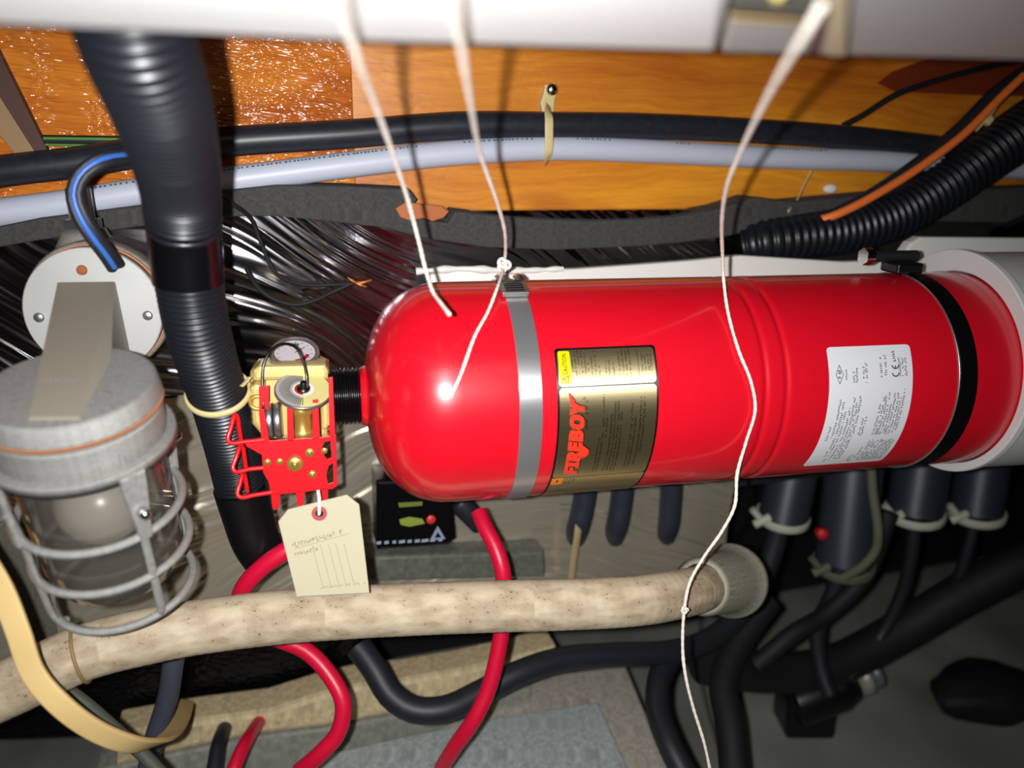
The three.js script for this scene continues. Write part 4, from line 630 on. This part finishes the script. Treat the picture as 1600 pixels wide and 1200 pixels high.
// ---------------------------------------------------------------- bilge: stringer, step, main hose, drain pipes
{
  const S = new Frame(at(500, 1110, 1.06), V(Math.cos(YAW), 0.0, -Math.sin(YAW)), V(0, 1, 0));
  const g = platePx(S, [[180, 1150], [300, 1128], [420, 1112], [500, 1086], [560, 1072], [640, 1062], [720, 1048], [800, 1030], [870, 1012], [870, 1050], [800, 1078], [700, 1100], [600, 1120], [500, 1138], [400, 1150], [300, 1170], [180, 1200]], -0.06, 0.06, 0.008); g.applyMatrix4(S.m);
  single('stringer', g, mat.tan, 'tan hull stringer behind the red cables under the grimy hose', 'stringer');
  const k = platePx(S, [[150, 1205], [300, 1172], [400, 1152], [500, 1140], [600, 1122], [700, 1102], [830, 1076], [830, 1290], [150, 1330]], -0.05, 0.05, 0.004); k.applyMatrix4(S.m);
  single('bilge_plate', k, mat.greyPaint, 'grey painted plate under the tan stringer at the bottom', 'plate');
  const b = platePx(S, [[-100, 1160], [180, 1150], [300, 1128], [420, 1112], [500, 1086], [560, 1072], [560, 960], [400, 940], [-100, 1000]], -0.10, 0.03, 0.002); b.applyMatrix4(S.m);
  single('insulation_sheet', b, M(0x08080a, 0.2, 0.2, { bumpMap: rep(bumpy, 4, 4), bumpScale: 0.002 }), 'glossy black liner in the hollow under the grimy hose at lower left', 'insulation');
}
{
  const y = 0.2, hz = (px, py) => { const d = rayDir(px, py); return CAM.clone().addScaledVector(d, (y - CAMY) / d.y); };
  const st = new Frame(V(0, y, 0), V(1, 0, 0), V(0, 0, -1));
  const loc = (l) => l.map(([a, b]) => { const p = st.l(hz(a, b)); return p; });
  const root = thing('step_box', 'low beige grey box with a blue grey inset lid at the bottom centre', 'box', { at: hz(900, 1150) });
  const g = plate(loc([[560, 1190], [800, 1085], [830, 1056], [978, 1038], [1046, 1200], [1075, 1270], [520, 1330]]), -0.2, 0.2, 0.006); g.applyMatrix4(st.m); part('body', g, mat.beigeGrey, root);
  const l = plate(loc([[500, 1192], [640, 1160], [800, 1128], [934, 1107], [978, 1205], [1000, 1270], [470, 1330]]), 0.0, 0.012, 0.003); l.applyMatrix4(st.m); part('lid', l, mat.blueGrey, root);
}
single('thick_hose', sweep(pts([[560, 1010, .98], [585, 1045, .97], [610, 1085, .96], [645, 1108, .955], [695, 1108, .96], [750, 1083, .98], [810, 1052, 1.0], [880, 1030, 1.03], [960, 1023, 1.06], [1050, 1018, 1.1], [1110, 998, 1.14], [1160, 955, 1.18], [1195, 895, 1.21], [1212, 845, 1.23], [1220, 812, 1.245]]), { r: 0.0165, seg: 22, step: 0.012 }), mat.rubber, 'long black hose curving from the first drain pipe along the bilge behind the red cable', 'hose');
single('thick_hose', sweep(pts([[1050, 1022, 1.12], [1030, 1060, 1.08], [1028, 1110, 1.04], [1045, 1160, 1.0], [1075, 1220, .97]]), { r: 0.0165, seg: 20 }), mat.rubber, 'black hose dropping to the bottom edge right of the step box', 'hose');
single('thick_hose', sweep(pts([[1200, 940, 1.22], [1150, 1010, 1.18], [1130, 1070, 1.14], [1140, 1130, 1.1], [1150, 1230, 1.05]]), { r: 0.021, seg: 20 }), mat.blackMatt, 'black hose dropping to the bottom edge just right of the long string', 'hose');
{
  const drain = (top, bot, rpx, d, low, rl, label, hasRing, clampPx) => {
    const P0 = at(top[0], top[1], d), P1 = at(bot[0], bot[1], d), r = rpx * d / F, root = thing('drain_pipe', label, 'pipe', { at: P1 });
    part('pipe', sweep([P0, P0.clone().lerp(P1, 0.5), P1], { r, seg: 28, step: 0.01 }), mat.pipe, root);
    const ax = P0.clone().sub(P1).normalize();
    if (hasRing) { const c = at(clampPx[0], clampPx[1], d), tilt = ax.clone().addScaledVector(CAM.clone().sub(c).normalize(), 0.5), pale = label.includes('brass') ? mat.dirtyGreen : mat.clampPale; part('clamp', alongAxis(latheY([[-0.006, r * 0.98], [-0.006, r * 1.08], [0.006, r * 1.08], [0.006, r * 0.98]], 40), tilt, c), pale, root);
      const h = c.clone().addScaledVector(V(-0.9, 0, 0.45), r * 1.1); part('clamp_screw', alongAxis(latheY([[-0.014, 0], [-0.014, 0.007], [0.014, 0.007], [0.014, 0]], 12), V(0.8, 0.5, 0.1), h), pale, root); part('clamp_tail', rod(h, h.clone().add(V(-0.018, 0.02, 0)), 0.0055), pale, root); }
    if (low) part('lower_hose', sweep([P1.clone().addScaledVector(ax, 0.02), ...pts(low)], { r: rl, seg: 18, step: 0.012 }), mat.rubber, root);
  };
  drain([1248, 690], [1222, 818], 38, 1.25, null, 0, 'first dark drain pipe with a pale clamp below the white label, leftmost of four', true, [1223, 806]);
  drain([1338, 690], [1318, 882], 43, 1.22, [[1300, 930, 1.24], [1278, 980, 1.26], [1282, 1040, 1.26], [1296, 1085, 1.25]], 0.013, 'longest dark drain pipe with a dull brass ring, second of four', true, [1318, 880]);
  drain([1446, 690], [1428, 806], 41, 1.25, [[1425, 860, 1.27], [1408, 930, 1.3], [1372, 1000, 1.32], [1325, 1060, 1.3]], 0.011, 'third dark drain pipe from the left with a pale clamp', true, [1429, 800]);
  drain([1542, 690], [1524, 806], 38, 1.28, [[1512, 860, 1.3], [1485, 925, 1.33], [1440, 965, 1.36], [1388, 985, 1.38]], 0.010, 'fourth dark drain pipe below the black strap, rightmost of four', true, [1526, 800]);
}
single('copper_tube', sweep(pts([[1360, 700, 1.12], [1364, 770, 1.12], [1372, 830, 1.12], [1368, 860, 1.13], [1348, 884, 1.14], [1318, 902, 1.16]]), { r: 0.0068, seg: 14 }), mat.dirtyGreen, 'thin dull green tube running down beside the longest drain pipe', 'tube');
{ const c = at(1284, 833, 1.2); const g = alongAxis(latheY([[-0.01, 0], [-0.01, 0.010], [0.006, 0.010], [0.01, 0.006], [0.01, 0]], 20), V(-0.2, 0.2, 1), c); single('tap_knob', g, M(0xb81420, 0.5), 'small red tap knob between the first two drain pipes', 'knob'); }
single('bilge_cable', sweep(pts([[1390, 800, 1.2], [1350, 900, 1.22], [1290, 960, 1.22], [1240, 990, 1.2], [1180, 1040, 1.2]]), { r: 0.014, seg: 16 }), mat.blackMatt, 'black cable slanting behind the second drain pipe into the bilge', 'cable');
single('bilge_cable', sweep(pts([[1700, 850, 1.3], [1600, 880, 1.3], [1500, 930, 1.32], [1400, 990, 1.34], [1300, 1040, 1.32], [1200, 1050, 1.28], [1100, 1035, 1.2]]), { r: 0.034, seg: 20 }), mat.blackMatt, 'very thick black cable bundle along the dark foot of the bilge wall', 'cable');
{
  const root = thing('bilge_pump', 'black bilge pump with a pale metal cap on the dark bilge floor', 'pump', { at: at(1290, 1130, 1.4) });
  const c = at(1285, 1082, 1.37), ax = at(1370, 1050, 1.37).sub(at(1285, 1082, 1.37)).normalize();
  part('body', alongAxis(latheY([[-0.06, 0], [-0.06, 0.036], [-0.05, 0.042], [0.03, 0.042], [0.045, 0.036], [0.06, 0.03], [0.06, 0]], 36), ax, c), mat.black, root);
  part('cap', alongAxis(latheY([[0.06, 0], [0.06, 0.029], [0.082, 0.031], [0.085, 0.027], [0.085, 0]], 32), ax, c), M(0xaaa49a, 0.4, 0.3), root);
  part('cap_end', alongAxis(latheY([[0.085, 0], [0.085, 0.026], [0.104, 0.025], [0.107, 0.021], [0.107, 0]], 32), ax, c), M(0x6c7478, 0.4, 0.3), root);
  part('foot', (() => { const g = alongAxis(box(0.09, c.y, 0.08, 0.01), V(0, 1, 0), V(c.x - 0.02, c.y / 2, c.z - 0.02)); return g; })(), mat.black, root);
}
{ const c = at(1560, 1010, 1.42), g = new THREE.IcosahedronGeometry(0.07, 4), p = g.attributes.position; for (let i = 0; i < p.count; i++) { const k = 1 + 0.25 * N3(p.getX(i) * 18, p.getY(i) * 18, p.getZ(i) * 18); p.setXYZ(i, p.getX(i) * k * 1.5, p.getY(i) * k * 0.7, p.getZ(i) * k); } g.computeVertexNormals(); g.translate(c.x, 0.04, c.z); single('rag', g, mat.blackMatt, 'dark crumpled rag on the bilge floor at the right edge', 'rag'); }
// frame post at the far left
{ const g = merge([rod(at(-30, 560, .86), at(55, 1000, .90), 0.03, 4)]); single('frame_post', toCreasedNormals(g, 0.5), M(0x5d5a4e, 0.7, 0, { map: rep(grime, 5, 5) }), 'dull grey brown frame post at the left edge behind the lamp', 'post'); }
{ const l = onWall(1600, 372, 0.1); single('hose_end', sweep([[1700, 330, .08], [1620, 362, .08], [1570, 384, .075]].map((q) => onWall(...q)), { r: 0.03, seg: 24 }), mat.blackGloss, 'glossy black hose end above the white duct at the right edge', 'hose'); }

renderer.render(scene, camera);
